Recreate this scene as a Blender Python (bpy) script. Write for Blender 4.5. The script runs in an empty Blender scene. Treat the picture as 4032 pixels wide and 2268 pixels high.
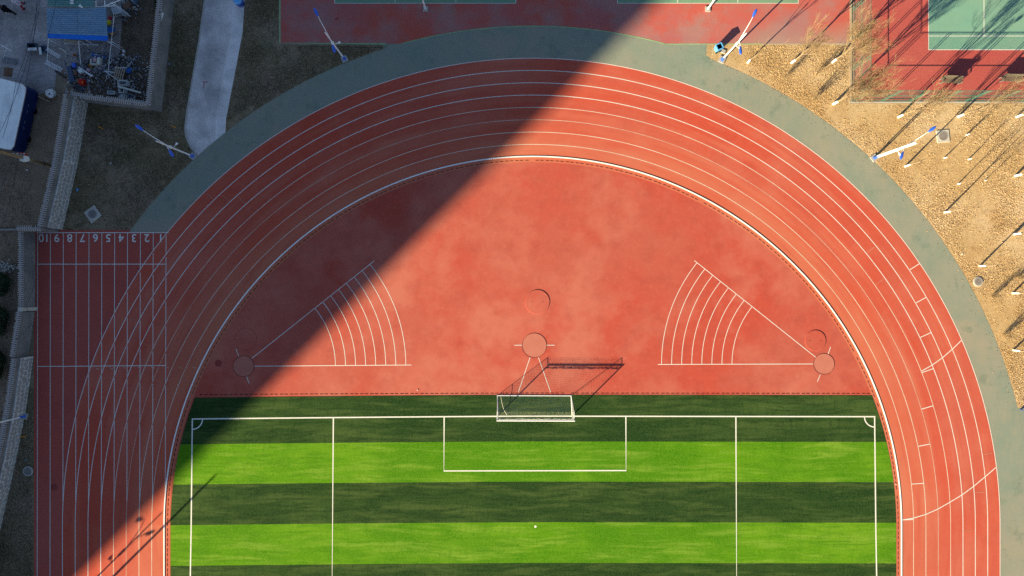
import bpy, math, random
import numpy as np
from mathutils import Vector, Matrix, Quaternion

random.seed(7)
RNG = np.random.default_rng(11)
SC = bpy.context.scene
COL = SC.collection

# ------------------------------------------------------------------ camera, sky, sun, exposure
S = 39.5            # photograph pixels per metre on the ground
H = 66.0            # height of the drone
cam_d = bpy.data.cameras.new('camera'); cam = bpy.data.objects.new('camera', cam_d); COL.objects.link(cam)
cam.location = (0, 0, H); cam.rotation_euler = (0, 0, 0)
cam_d.sensor_width = 36.0; cam_d.lens = 36.0 * (H * S) / 4032.0
cam_d.clip_start = 0.5; cam_d.clip_end = 4000
SC.camera = cam

SUN_EL = math.radians(19.3)
SH = Vector((0.7096, 0.7046))                 # direction in which shadows fall on the ground
world = bpy.data.worlds.new('World'); SC.world = world; world.use_nodes = True
wn = world.node_tree; bg = wn.nodes['Background']
sky = wn.nodes.new('ShaderNodeTexSky'); sky.sky_type = 'NISHITA'; sky.sun_disc = False
sky.sun_elevation = SUN_EL; sky.sun_rotation = math.radians(225); sky.altitude = 60
sky.air_density = 1.0; sky.dust_density = 0.3; sky.ozone_density = 2.5
wn.links.new(sky.outputs[0], bg.inputs[0]); bg.inputs[1].default_value = 0.05

sun_d = bpy.data.lights.new('sun', 'SUN'); sun = bpy.data.objects.new('sun', sun_d); COL.objects.link(sun)
sun_d.energy = 5.0; sun_d.angle = math.radians(0.53); sun_d.color = (1.0, 0.87, 0.55)
dv = Vector((SH.x * math.cos(SUN_EL), SH.y * math.cos(SUN_EL), -math.sin(SUN_EL)))
sun.rotation_euler = dv.to_track_quat('-Z', 'Y').to_euler(); sun.location = (-60, -60, 60)

SC.view_settings.view_transform = 'Standard'; SC.view_settings.look = 'None'
SC.view_settings.gamma = 1.0; SC.view_settings.use_curve_mapping = False
SC.view_settings.exposure = 1.5
SC.cycles.max_bounces = 5; SC.cycles.diffuse_bounces = 2; SC.cycles.glossy_bounces = 2
SC.cycles.use_denoising = False

# ------------------------------------------------------------------ coordinates
def G(x, y):
    """point on the ground seen at photograph pixel x, y"""
    return ((x - 2016) / S, (1134 - y) / S)
def P(x, y, z):
    """point at height z seen at photograph pixel x, y"""
    k = (H - z) / H
    return Vector(((x - 2016) / S * k, (1134 - y) / S * k, z))
def Z(x, y): return (x / 2.576, y / 2.576)
def GZ(x, y): return G(x / 2.576, y / 2.576)

# ------------------------------------------------------------------ materials
MATS = {}
def srgb(r, g, b):
    f = lambda c: (c / 255 / 12.92) if c <= 10 else ((c / 255 + 0.055) / 1.055) ** 2.4
    return (f(r), f(g), f(b))
def mat(name, col, layers=(), rough=0.9, spec=0.06, bump=None, metal=0.0, island=0.0, warp=0.0):
    """layers: (scale, stretch xyz, lo, hi, colour, strength) noise patches laid over the base colour
       bump: (scale, strength, distance)"""
    if name in MATS: return MATS[name]
    m = bpy.data.materials.new(name); m.use_nodes = True
    nt = m.node_tree; N = nt.nodes; L = nt.links
    b = N['Principled BSDF']
    b.inputs['Roughness'].default_value = rough
    b.inputs['Specular IOR Level'].default_value = spec
    b.inputs['Metallic'].default_value = metal
    geo = N.new('ShaderNodeNewGeometry')
    rgb = N.new('ShaderNodeRGB'); rgb.outputs[0].default_value = (*col, 1)
    cur = rgb.outputs[0]
    pos = geo.outputs['Position']
    if warp:
        wz = N.new('ShaderNodeTexNoise'); wz.inputs['Scale'].default_value = .11; wz.inputs['Detail'].default_value = 3; L.new(pos, wz.inputs['Vector'])
        ws = N.new('ShaderNodeVectorMath'); ws.operation = 'SUBTRACT'; ws.inputs[1].default_value = (.5, .5, .5); L.new(wz.outputs['Color'], ws.inputs[0])
        wm = N.new('ShaderNodeVectorMath'); wm.operation = 'SCALE'; wm.inputs['Scale'].default_value = warp; L.new(ws.outputs[0], wm.inputs[0])
        wa = N.new('ShaderNodeVectorMath'); wa.operation = 'ADD'; L.new(pos, wa.inputs[0]); L.new(wm.outputs[0], wa.inputs[1]); pos = wa.outputs[0]
    for i, (sc, st, lo, hi, c2, strength) in enumerate(layers):
        mp = N.new('ShaderNodeMapping'); mp.inputs['Scale'].default_value = st
        mp.inputs['Location'].default_value = (i * 13.7, i * 5.1, i * 3.3)
        L.new(pos, mp.inputs['Vector'])
        nz = N.new('ShaderNodeTexNoise'); nz.inputs['Scale'].default_value = sc
        nz.inputs['Detail'].default_value = 5; nz.inputs['Roughness'].default_value = 0.6
        L.new(mp.outputs[0], nz.inputs['Vector'])
        mr = N.new('ShaderNodeMapRange'); mr.inputs[1].default_value = lo; mr.inputs[2].default_value = hi
        mr.inputs[3].default_value = 0; mr.inputs[4].default_value = strength
        L.new(nz.outputs[0], mr.inputs[0])
        mx = N.new('ShaderNodeMixRGB'); mx.inputs[2].default_value = (*c2, 1)
        L.new(mr.outputs[0], mx.inputs[0]); L.new(cur, mx.inputs[1]); cur = mx.outputs[0]
    if island:
        hs = N.new('ShaderNodeHueSaturation')
        mr = N.new('ShaderNodeMapRange'); mr.inputs[3].default_value = 1 - island; mr.inputs[4].default_value = 1 + island
        L.new(geo.outputs['Random Per Island'], mr.inputs[0]); L.new(mr.outputs[0], hs.inputs['Value'])
        L.new(cur, hs.inputs['Color']); cur = hs.outputs[0]
    L.new(cur, b.inputs['Base Color'])
    if bump:
        nz = N.new('ShaderNodeTexNoise'); nz.inputs['Scale'].default_value = bump[0]; nz.inputs['Detail'].default_value = 4
        L.new(geo.outputs['Position'], nz.inputs['Vector'])
        bp = N.new('ShaderNodeBump'); bp.inputs['Strength'].default_value = bump[1]; bp.inputs['Distance'].default_value = bump[2]
        L.new(nz.outputs[0], bp.inputs['Height']); L.new(bp.outputs[0], b.inputs['Normal'])
    MATS[name] = m
    return m
def inject(m, build):
    """put one more colour step in front of the base colour of m"""
    nt = m.node_tree; b = nt.nodes['Principled BSDF']
    src = b.inputs['Base Color'].links[0].from_socket
    out = build(nt, src)
    nt.links.new(out, b.inputs['Base Color'])

U = (1, 1, 1)
TR = (0.485, 0.104, 0.0694); TR2 = (0.504, 0.0637, 0.0335); TR3 = (0.543, 0.165, 0.114); TR4 = (0.31, 0.0531, 0.0431)
mat('track_red', TR, [(0.05, U, .42, .62, TR2, .85), (0.09, U, .45, .66, TR3, .7), (0.5, U, .5, .75, TR4, .25),
                      (2.2, U, .45, .7, TR3, .18), (22, U, .4, .7, TR4, .28), (45, U, .5, .7, (0.601, 0.212, 0.155), .25)], bump=(60, .25, .004))
mat('field_red', (0.436, 0.101, 0.0718), [(0.07, U, .4, .60, (0.456, 0.0659, 0.0431), .95), (0.16, U, .44, .64, (0.514, 0.159, 0.114), .8), (0.6, U, .48, .70, TR4, .35),
                      (2.6, U, .5, .7, TR3, .2), (22, U, .4, .7, TR4, .28), (45, U, .5, .7, (0.601, 0.212, 0.155), .22)], bump=(60, .25, .004))
mat('lid_red', (0.417, 0.106, 0.0837), [(1.5, U, .4, .7, TR4, .3), (22, U, .4, .7, TR4, .25)])
mat('circle_pink', (0.485, 0.169, 0.126), [(1.2, U, .4, .7, (0.427, 0.128, 0.0957), .5), (30, U, .4, .7, TR4, .2)])
mat('straight_red', (0.427, 0.0956, 0.0742), [(0.07, U, .42, .64, (0.427, 0.0744, 0.0538), .7), (0.4, U, .45, .7, TR4, .4), (22, U, .4, .7, TR4, .3), (45, U, .5, .7, (0.533, 0.191, 0.144), .25)], bump=(60, .25, .004))
mat('court_red', (0.436, 0.128, 0.12), [(0.10, U, .38, .58, (0.504, 0.0903, 0.0598), .75), (0.22, U, .48, .62, (.33, .21, .20), .65), (0.12, (1, 2.2, 1), .5, .66, (0.33, 0.138, 0.155), .5),
                      (0.8, U, .52, .74, (.25, .2, .18), .35), (18, U, .4, .7, TR4, .25)], bump=(50, .2, .003))
mat('tennis_red', (0.466, 0.0903, 0.0813), [(0.12, U, .4, .65, (0.504, 0.122, 0.102), .8), (0.7, U, .5, .75, (0.349, 0.0744, 0.0718), .4), (18, U, .4, .7, (0.291, 0.0531, 0.0478), .25)], bump=(50, .2, .003))
mat('band_green', (0.245, 0.265, 0.22), [(0.07, U, .4, .60, (.32, .275, .215), .85), (0.3, U, .45, .7, (.18, .24, .20), .65), (0.8, U, .57, .70, (.12, .17, .13), .5), (2.4, (1, .3, 1), .5, .7, (.33, .29, .21), .35),
                      (25, U, .4, .7, (.13, .16, .11), .35)], bump=(50, .2, .003))
mat('edge_green', (0.30, 0.42, 0.22), [(2, U, .4, .7, (.14, .26, .16), .7)])
mat('court_green', (0.17, 0.30, 0.20), [(0.2, U, .4, .65, (.22, .30, .19), .8), (1.4, U, .5, .75, (.11, .22, .16), .4), (22, U, .4, .7, (.1, .2, .14), .3)])
mat('tennis_green', (0.18, 0.35, 0.27), [(0.15, U, .4, .65, (.23, .34, .25), .8), (0.9, U, .5, .75, (.13, .28, .23), .4), (22, U, .4, .7, (.12, .25, .2), .3)])
mat('turf_dark', (0.023, 0.056, 0.013), [(0.22, (.3, 1, 1), .42, .60, (.058, .100, .026), .9), (0.10, U, .44, .58, (.010, .036, .010), .75), (1.4, (.11, 1, 1), .47, .62, (.080, .120, .034), .7), (3.2, (.10, 1, 1), .48, .62, (.009, .030, .009), .75),
                      (4, (1, .2, 1), .5, .66, (.010, .034, .010), .45), (9, U, .42, .62, (.070, .110, .032), .5), (22, U, .45, .62, (.005, .020, .005), .6)], rough=.95, spec=.05, bump=(20, .6, .02), warp=1.3)
mat('turf_light', (0.090, 0.245, 0.005), [(0.22, (.3, 1, 1), .42, .60, (.150, .305, .015), .85), (0.10, U, .44, .58, (.040, .170, .003), .85), (1.4, (.11, 1, 1), .49, .66, (.25, .37, .05), .6), (3.2, (.10, 1, 1), .48, .62, (.042, .165, .003), .7),
                      (4, (1, .2, 1), .5, .66, (.05, .17, .003), .4), (9, U, .42, .62, (.20, .33, .03), .45), (22, U, .45, .62, (.038, .135, .002), .55)], rough=.95, spec=.05, bump=(20, .6, .02), warp=1.3)
mat('line_white', (0.72, 0.70, 0.66), [(1.1, U, .45, .75, (.55, .42, .36), .35), (14, U, .5, .72, (.5, .3, .24), .5)])
mat('line_worn', (0.64, 0.50, 0.42), [(0.35, U, .4, .65, (.52, .25, .17), .75), (14, U, .45, .7, (.5, .2, .13), .6)])
mat('line_tan', (0.70, 0.60, 0.50), [(0.35, U, .42, .68, (.56, .34, .25), .6), (14, U, .45, .7, (.5, .24, .16), .5)])
mat('line_faint', (0.52, 0.24, 0.17), [(0.5, U, .4, .65, TR3, .6)])
mat('line_field', (0.74, 0.71, 0.66), [(9, U, .5, .75, (.3, .34, .2), .5)])
mat('kerb_white', (0.85, 0.85, 0.85), [(3, U, .5, .8, (.6, .6, .6), .4)], rough=.45, spec=.5)
mat('slot_dark', (0.035, 0.012, 0.012), rough=.9)  # shade of open slots as a colour, also used on the circle rings
mat('soil', (0.24, 0.17, 0.115), [(0.2, U, .4, .62, (.34, .25, .18), .7), (1.1, U, .4, .7, (.15, .105, .07), .6), (7, U, .4, .7, (.36, .27, .19), .5)], rough=.97, spec=.05, bump=(14, .6, .05))
mat('dark_soil', (0.10, 0.075, 0.055), [(0.4, U, .42, .62, (.20, .15, .11), .8), (1.6, U, .4, .7, (.05, .04, .03), .7), (7, U, .45, .7, (.24, .19, .14), .5)], rough=.97, spec=.05, bump=(14, .6, .05))
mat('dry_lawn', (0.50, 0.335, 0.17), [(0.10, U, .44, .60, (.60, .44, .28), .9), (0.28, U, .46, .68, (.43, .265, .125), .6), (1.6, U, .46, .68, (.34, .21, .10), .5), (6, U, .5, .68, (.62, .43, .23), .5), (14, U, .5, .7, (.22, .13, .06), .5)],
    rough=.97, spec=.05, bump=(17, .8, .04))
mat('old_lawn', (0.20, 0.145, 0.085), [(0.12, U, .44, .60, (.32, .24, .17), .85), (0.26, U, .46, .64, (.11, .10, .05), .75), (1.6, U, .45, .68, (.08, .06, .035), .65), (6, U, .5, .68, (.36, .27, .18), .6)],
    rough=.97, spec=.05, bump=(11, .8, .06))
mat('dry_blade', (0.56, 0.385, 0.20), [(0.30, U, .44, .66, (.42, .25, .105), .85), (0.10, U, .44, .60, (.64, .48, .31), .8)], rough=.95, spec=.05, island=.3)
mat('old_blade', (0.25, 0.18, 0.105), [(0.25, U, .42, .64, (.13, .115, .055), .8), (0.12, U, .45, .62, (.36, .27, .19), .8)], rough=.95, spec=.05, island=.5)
mat('leaf_litter', (0.33, 0.20, 0.12), [(0.6, U, .4, .7, (.45, .30, .19), .8)], rough=.95, spec=.05, island=.5)
mat('concrete', (0.42, 0.39, 0.36), [(0.8, U, .4, .7, (.33, .31, .29), .6), (9, U, .45, .7, (.27, .25, .23), .4)], bump=(20, .3, .01))
mat('concrete_pale', (0.55, 0.50, 0.44), [(0.8, U, .4, .7, (.42, .38, .33), .6), (9, U, .45, .7, (.34, .31, .28), .4)], bump=(20, .3, .01))
mat('kerb_tan', (0.40, 0.30, 0.22), [(0.8, U, .4, .7, (.30, .23, .17), .6)])
mat('plaster', (0.22, 0.205, 0.205), [(0.7, U, .42, .66, (.12, .115, .12), .75), (0.35, (1, 1, .4), .5, .68, (.13, .14, .15), .6), (6, U, .5, .72, (.36, .35, .35), .4)], bump=(12, .4, .02))
mat('mortar', (0.66, 0.63, 0.62), [(4, U, .4, .7, (.5, .48, .47), .6)])
mat('rubble', (0.31, 0.285, 0.28), [(1.3, U, .4, .7, (.38, .35, .34), .7), (6, U, .4, .7, (.20, .185, .18), .6)], island=.2, bump=(9, .6, .03))
mat('coping', (0.36, 0.30, 0.28), [(0.8, U, .4, .7, (.27, .25, .25), .7), (8, U, .5, .7, (.46, .42, .4), .4)], bump=(20, .3, .01))
mat('coping_tile', (0.46, 0.40, 0.37), [(1.3, U, .4, .7, (.33, .31, .31), .7), (9, U, .5, .7, (.56, .52, .5), .4)], island=.15)
mat('cover_iron', (0.22, 0.19, 0.18), [(3, U, .4, .7, (.3, .26, .24), .6)], rough=.7, bump=(40, .5, .01))
mat('white_metal', (0.82, 0.82, 0.84), [(3, U, .55, .8, (.6, .6, .6), .4)], rough=.35, spec=.5)
mat('grey_metal', (0.5, 0.5, 0.52), [(5, U, .5, .75, (.3, .3, .3), .5)], rough=.4, spec=.5)
mat('lamp_blue', (0.035, 0.12, 0.62), [(4, U, .5, .8, (.06, .18, .7), .4)], rough=.3, spec=.6)
mat('lamp_glass', (0.55, 0.55, 0.6), rough=.15, spec=.6)
mat('bin_blue', (0.10, 0.38, 0.78), [(4, U, .4, .8, (.08, .28, .6), .6)], rough=.35, spec=.5)
mat('deep_blue', (0.02, 0.05, 0.30), [(4, U, .4, .8, (.03, .09, .42), .6)], rough=.35, spec=.5)
mat('black', (0.008, 0.008, 0.010), rough=.8)
mat('bark', (0.30, 0.22, 0.14), [(7, (1, 1, .3), .4, .7, (.17, .125, .085), .8)], rough=.95, bump=(25, .5, .01))
mat('twig', (0.31, 0.215, 0.12), [(1.0, U, .4, .7, (.16, .11, .07), .9)], rough=.95)
mat('whitewash', (0.86, 0.86, 0.88), [(4, U, .5, .8, (.7, .66, .6), .5)], rough=.9)
mat('fence_green', (0.055, 0.16, 0.12), [(2, U, .4, .7, (.08, .22, .17), .6)], rough=.5)
mat('fence_wire', (0.06, 0.17, 0.14), rough=.6)
mat('bench_wood', (0.20, 0.165, 0.125), [(3, (.3, 1, 1), .4, .7, (.12, .10, .08), .7)], rough=.8)
mat('net_white', (0.58, 0.58, 0.5), rough=.9)
mat('brick_pave', (0.30, 0.275, 0.27))
mat('path_pave', (0.40, 0.385, 0.385))
mat('path_edge', (0.50, 0.48, 0.48))
mat('roof_blue', (0.13, 0.24, 0.36), [(0.5, U, .4, .7, (.18, .30, .42), .7), (2.5, (.3, 1, 1), .45, .7, (.10, .18, .28), .5), (9, U, .55, .75, (.3, .36, .42), .5)], rough=.5, spec=.4)
mat('roof_green', (0.08, 0.21, 0.21), [(0.5, U, .4, .7, (.12, .26, .26), .7), (9, U, .55, .75, (.2, .3, .3), .4)], rough=.5, spec=.4)
mat('bright_blue', (0.01, 0.12, 0.62), [(0.6, U, .4, .7, (.015, .19, .7), .7)], rough=.55)
mat('van_white', (0.93, 0.92, 0.90), [(0.7, U, .45, .7, (.68, .68, .70), .6), (0.9, (1.6, .35, 1), .54, .72, (.34, .31, .31), .6)], rough=.5)
mat('rust', (0.34, 0.22, 0.18), [(5, U, .4, .7, (.5, .42, .38), .7)], rough=.8)
mat('navy', (0.012, 0.022, 0.085), [(0.6, U, .4, .7, (.02, .035, .12), .7)], rough=.4)
mat('timber', (0.33, 0.22, 0.115), [(4, U, .4, .7, (.22, .145, .08), .7)], rough=.85)
mat('pale_timber', (0.40, 0.31, 0.23), [(4, U, .4, .7, (.28, .21, .15), .7)], rough=.85)
mat('junk_white', (0.74, 0.74, 0.74), [(3, U, .45, .7, (.5, .49, .46), .6)], rough=.5)
mat('junk_cream', (0.66, 0.63, 0.54), [(3, U, .45, .7, (.45, .42, .34), .6)], rough=.7)
mat('junk_grey', (0.24, 0.24, 0.26), [(3, U, .4, .7, (.13, .13, .14), .7)], rough=.7)
mat('junk_dark', (0.05, 0.05, 0.06), [(3, U, .4, .7, (.11, .11, .12), .7)], rough=.7)
mat('junk_slate', (0.085, 0.12, 0.19), [(3, U, .4, .7, (.06, .085, .13), .7)], rough=.6)
mat('junk_red', (0.55, 0.02, 0.015), [(3, U, .5, .7, (.4, .02, .02), .6)], rough=.5)
mat('junk_yellow', (0.72, 0.60, 0.03), rough=.6)
mat('junk_orange', (0.62, 0.27, 0.04), rough=.6)
mat('junk_pink', (0.55, 0.33, 0.36), rough=.9)
mat('junk_brown', (0.22, 0.125, 0.085), [(3, U, .4, .7, (.15, .09, .06), .7)], rough=.9)
mat('tarp_blue', (0.03, 0.14, 0.48), [(3, U, .4, .7, (.02, .09, .33), .6)], rough=.5)
mat('cable', (0.02, 0.03, 0.05), rough=.6)
mat('skin', (0.45, 0.27, 0.20), rough=.6)
mat('coat_black', (0.012, 0.011, 0.013), rough=.9)
mat('hair', (0.06, 0.03, 0.025), rough=.8)
mat('pale_top', (0.62, 0.52, 0.58), rough=.9)
mat('red_cloth', (0.42, 0.02, 0.04), rough=.9)
mat('tower_wall', (0.52, 0.46, 0.40), [(0.2, U, .4, .7, (.45, .40, .35), .5)])
mat('glass', (0.03, 0.045, 0.06), rough=.08, spec=.8)
mat('evergreen', (0.03, 0.05, 0.025), [(0.9, U, .4, .7, (.055, .075, .035), .8)], island=.5, rough=.8)
mat('stain_dark', (0.27, 0.055, 0.045), rough=.9)
mat('red_paint', (0.40, 0.12, 0.16), [(9, U, .4, .7, (.36, .3, .31), .7)])

def brick_mat(name, c1, c2, mortar, sc, rot=0.0, big=None, bw=.5, rh=.25):
    m = MATS[name]; nt = m.node_tree; N = nt.nodes; L = nt.links
    def build(nt, src):
        geo = N.new('ShaderNodeNewGeometry'); mp = N.new('ShaderNodeMapping')
        mp.inputs['Rotation'].default_value = (0, 0, rot); L.new(geo.outputs['Position'], mp.inputs['Vector'])
        br = N.new('ShaderNodeTexBrick'); br.inputs['Scale'].default_value = sc
        br.inputs['Color1'].default_value = (*c1, 1); br.inputs['Color2'].default_value = (*c2, 1); br.inputs['Mortar'].default_value = (*mortar, 1)
        br.inputs['Mortar Size'].default_value = .022; br.inputs['Brick Width'].default_value = bw; br.inputs['Row Height'].default_value = rh
        L.new(mp.outputs[0], br.inputs['Vector'])
        nz = N.new('ShaderNodeTexNoise'); nz.inputs['Scale'].default_value = .35; nz.inputs['Detail'].default_value = 6
        L.new(geo.outputs['Position'], nz.inputs['Vector'])
        mr = N.new('ShaderNodeMapRange'); mr.inputs[1].default_value = .35; mr.inputs[2].default_value = .68; mr.inputs[3].default_value = .62; mr.inputs[4].default_value = 1.25
        L.new(nz.outputs[0], mr.inputs[0])
        hs = N.new('ShaderNodeHueSaturation'); L.new(mr.outputs[0], hs.inputs['Value']); L.new(br.outputs[0], hs.inputs['Color'])
        return hs.outputs[0]
    inject(m, build)
brick_mat('brick_pave', (.50, .44, .42), (.38, .33, .32), (.16, .14, .14), 2.0, .08)
brick_mat('path_pave', (.80, .71, .69), (.70, .62, .60), (.40, .36, .35), 2.2, -.16)
brick_mat('path_edge', (.88, .80, .78), (.80, .73, .71), (.52, .48, .46), 2.2, 1.41)

# inner lanes of the track are worn paler, the outer ones keep a deeper red; dust film on one end of the ball court
def radial(nt, src):
    N = nt.nodes; L = nt.links
    geo = N.new('ShaderNodeNewGeometry'); sx = N.new('ShaderNodeSeparateXYZ'); L.new(geo.outputs['Position'], sx.inputs[0])
    cx, cy = G(2098, 2067)
    cb = N.new('ShaderNodeVectorMath'); cb.operation = 'DISTANCE'; cb.inputs[1].default_value = (cx, cy, .012)
    L.new(geo.outputs['Position'], cb.inputs[0])
    mr = N.new('ShaderNodeMapRange'); mr.inputs[1].default_value = 1450 / S; mr.inputs[2].default_value = 1640 / S
    mr.inputs[3].default_value = .75; mr.inputs[4].default_value = 0
    L.new(cb.outputs['Value'], mr.inputs[0])
    nz = N.new('ShaderNodeTexNoise'); nz.inputs['Scale'].default_value = .12; L.new(geo.outputs['Position'], nz.inputs['Vector'])
    mu = N.new('ShaderNodeMath'); mu.operation = 'MULTIPLY'; L.new(mr.outputs[0], mu.inputs[0])
    m2 = N.new('ShaderNodeMapRange'); m2.inputs[1].default_value = .3; m2.inputs[2].default_value = .6; m2.inputs[3].default_value = .5; m2.inputs[4].default_value = 1
    L.new(nz.outputs[0], m2.inputs[0]); L.new(m2.outputs[0], mu.inputs[1])
    mx = N.new('ShaderNodeMixRGB'); mx.inputs[2].default_value = (.55, .175, .10, 1)
    L.new(mu.outputs[0], mx.inputs[0]); L.new(src, mx.inputs[1])
    sb = N.new('ShaderNodeVectorMath'); sb.operation = 'SUBTRACT'; sb.inputs[1].default_value = (cx, cy, 0); L.new(geo.outputs['Position'], sb.inputs[0])
    s2 = N.new('ShaderNodeSeparateXYZ'); L.new(sb.outputs[0], s2.inputs[0])
    at = N.new('ShaderNodeMath'); at.operation = 'ARCTAN2'; L.new(s2.outputs[1], at.inputs[0]); L.new(s2.outputs[0], at.inputs[1])
    am = N.new('ShaderNodeMath'); am.operation = 'MULTIPLY'; am.inputs[1].default_value = 3.2; L.new(at.outputs[0], am.inputs[0])
    cmb = N.new('ShaderNodeCombineXYZ'); L.new(cb.outputs['Value'], cmb.inputs[0]); L.new(am.outputs[0], cmb.inputs[1])
    cur = mx.outputs[0]
    for sc_, lo, hi, col_, st_ in ((1.0, .5, .68, (.55, .16, .10, 1), .4), (2.4, .52, .7, (.40, .058, .040, 1), .3), (.45, .48, .66, (.50, .062, .034, 1), .45)):
        n3 = N.new('ShaderNodeTexNoise'); n3.inputs['Scale'].default_value = sc_; n3.inputs['Detail'].default_value = 4; L.new(cmb.outputs[0], n3.inputs['Vector'])
        m3 = N.new('ShaderNodeMapRange'); m3.inputs[1].default_value = lo; m3.inputs[2].default_value = hi; m3.inputs[4].default_value = st_; L.new(n3.outputs[0], m3.inputs[0])
        x3 = N.new('ShaderNodeMixRGB'); x3.inputs[2].default_value = col_; L.new(m3.outputs[0], x3.inputs[0]); L.new(cur, x3.inputs[1]); cur = x3.outputs[0]
    return cur
inject(MATS['track_red'], radial)
def dusty(nt, src):
    N = nt.nodes; L = nt.links
    geo = N.new('ShaderNodeNewGeometry'); sx = N.new('ShaderNodeSeparateXYZ'); L.new(geo.outputs['Position'], sx.inputs[0])
    nz = N.new('ShaderNodeTexNoise'); nz.inputs['Scale'].default_value = .25; nz.inputs['Detail'].default_value = 5
    L.new(geo.outputs['Position'], nz.inputs['Vector'])
    ad = N.new('ShaderNodeMath'); ad.operation = 'MULTIPLY_ADD'; ad.inputs[1].default_value = 7; L.new(nz.outputs[0], ad.inputs[0]); L.new(sx.outputs[0], ad.inputs[2])
    mr = N.new('ShaderNodeMapRange'); x0 = G(2800, 0)[0] + 3.5; mr.inputs[1].default_value = x0; mr.inputs[2].default_value = x0 + 5.5; mr.inputs[4].default_value = 1
    L.new(ad.outputs[0], mr.inputs[0])
    m2 = N.new('ShaderNodeMapRange'); m2.inputs[1].default_value = G(0, 55)[1] + .5; m2.inputs[2].default_value = G(0, 130)[1]; m2.inputs[4].default_value = .85
    ad2 = N.new('ShaderNodeMath'); ad2.operation = 'MULTIPLY_ADD'; ad2.inputs[1].default_value = 2.5; L.new(nz.outputs[0], ad2.inputs[0]); L.new(sx.outputs[1], ad2.inputs[2])
    L.new(ad2.outputs[0], m2.inputs[0])
    mu = N.new('ShaderNodeMath'); mu.operation = 'MULTIPLY'; L.new(mr.outputs[0], mu.inputs[0]); L.new(m2.outputs[0], mu.inputs[1])
    mx = N.new('ShaderNodeMixRGB'); mx.inputs[2].default_value = (.34, .235, .20, 1)
    L.new(mu.outputs[0], mx.inputs[0]); L.new(src, mx.inputs[1])
    return mx.outputs[0]
inject(MATS['court_red'], dusty)

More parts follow.
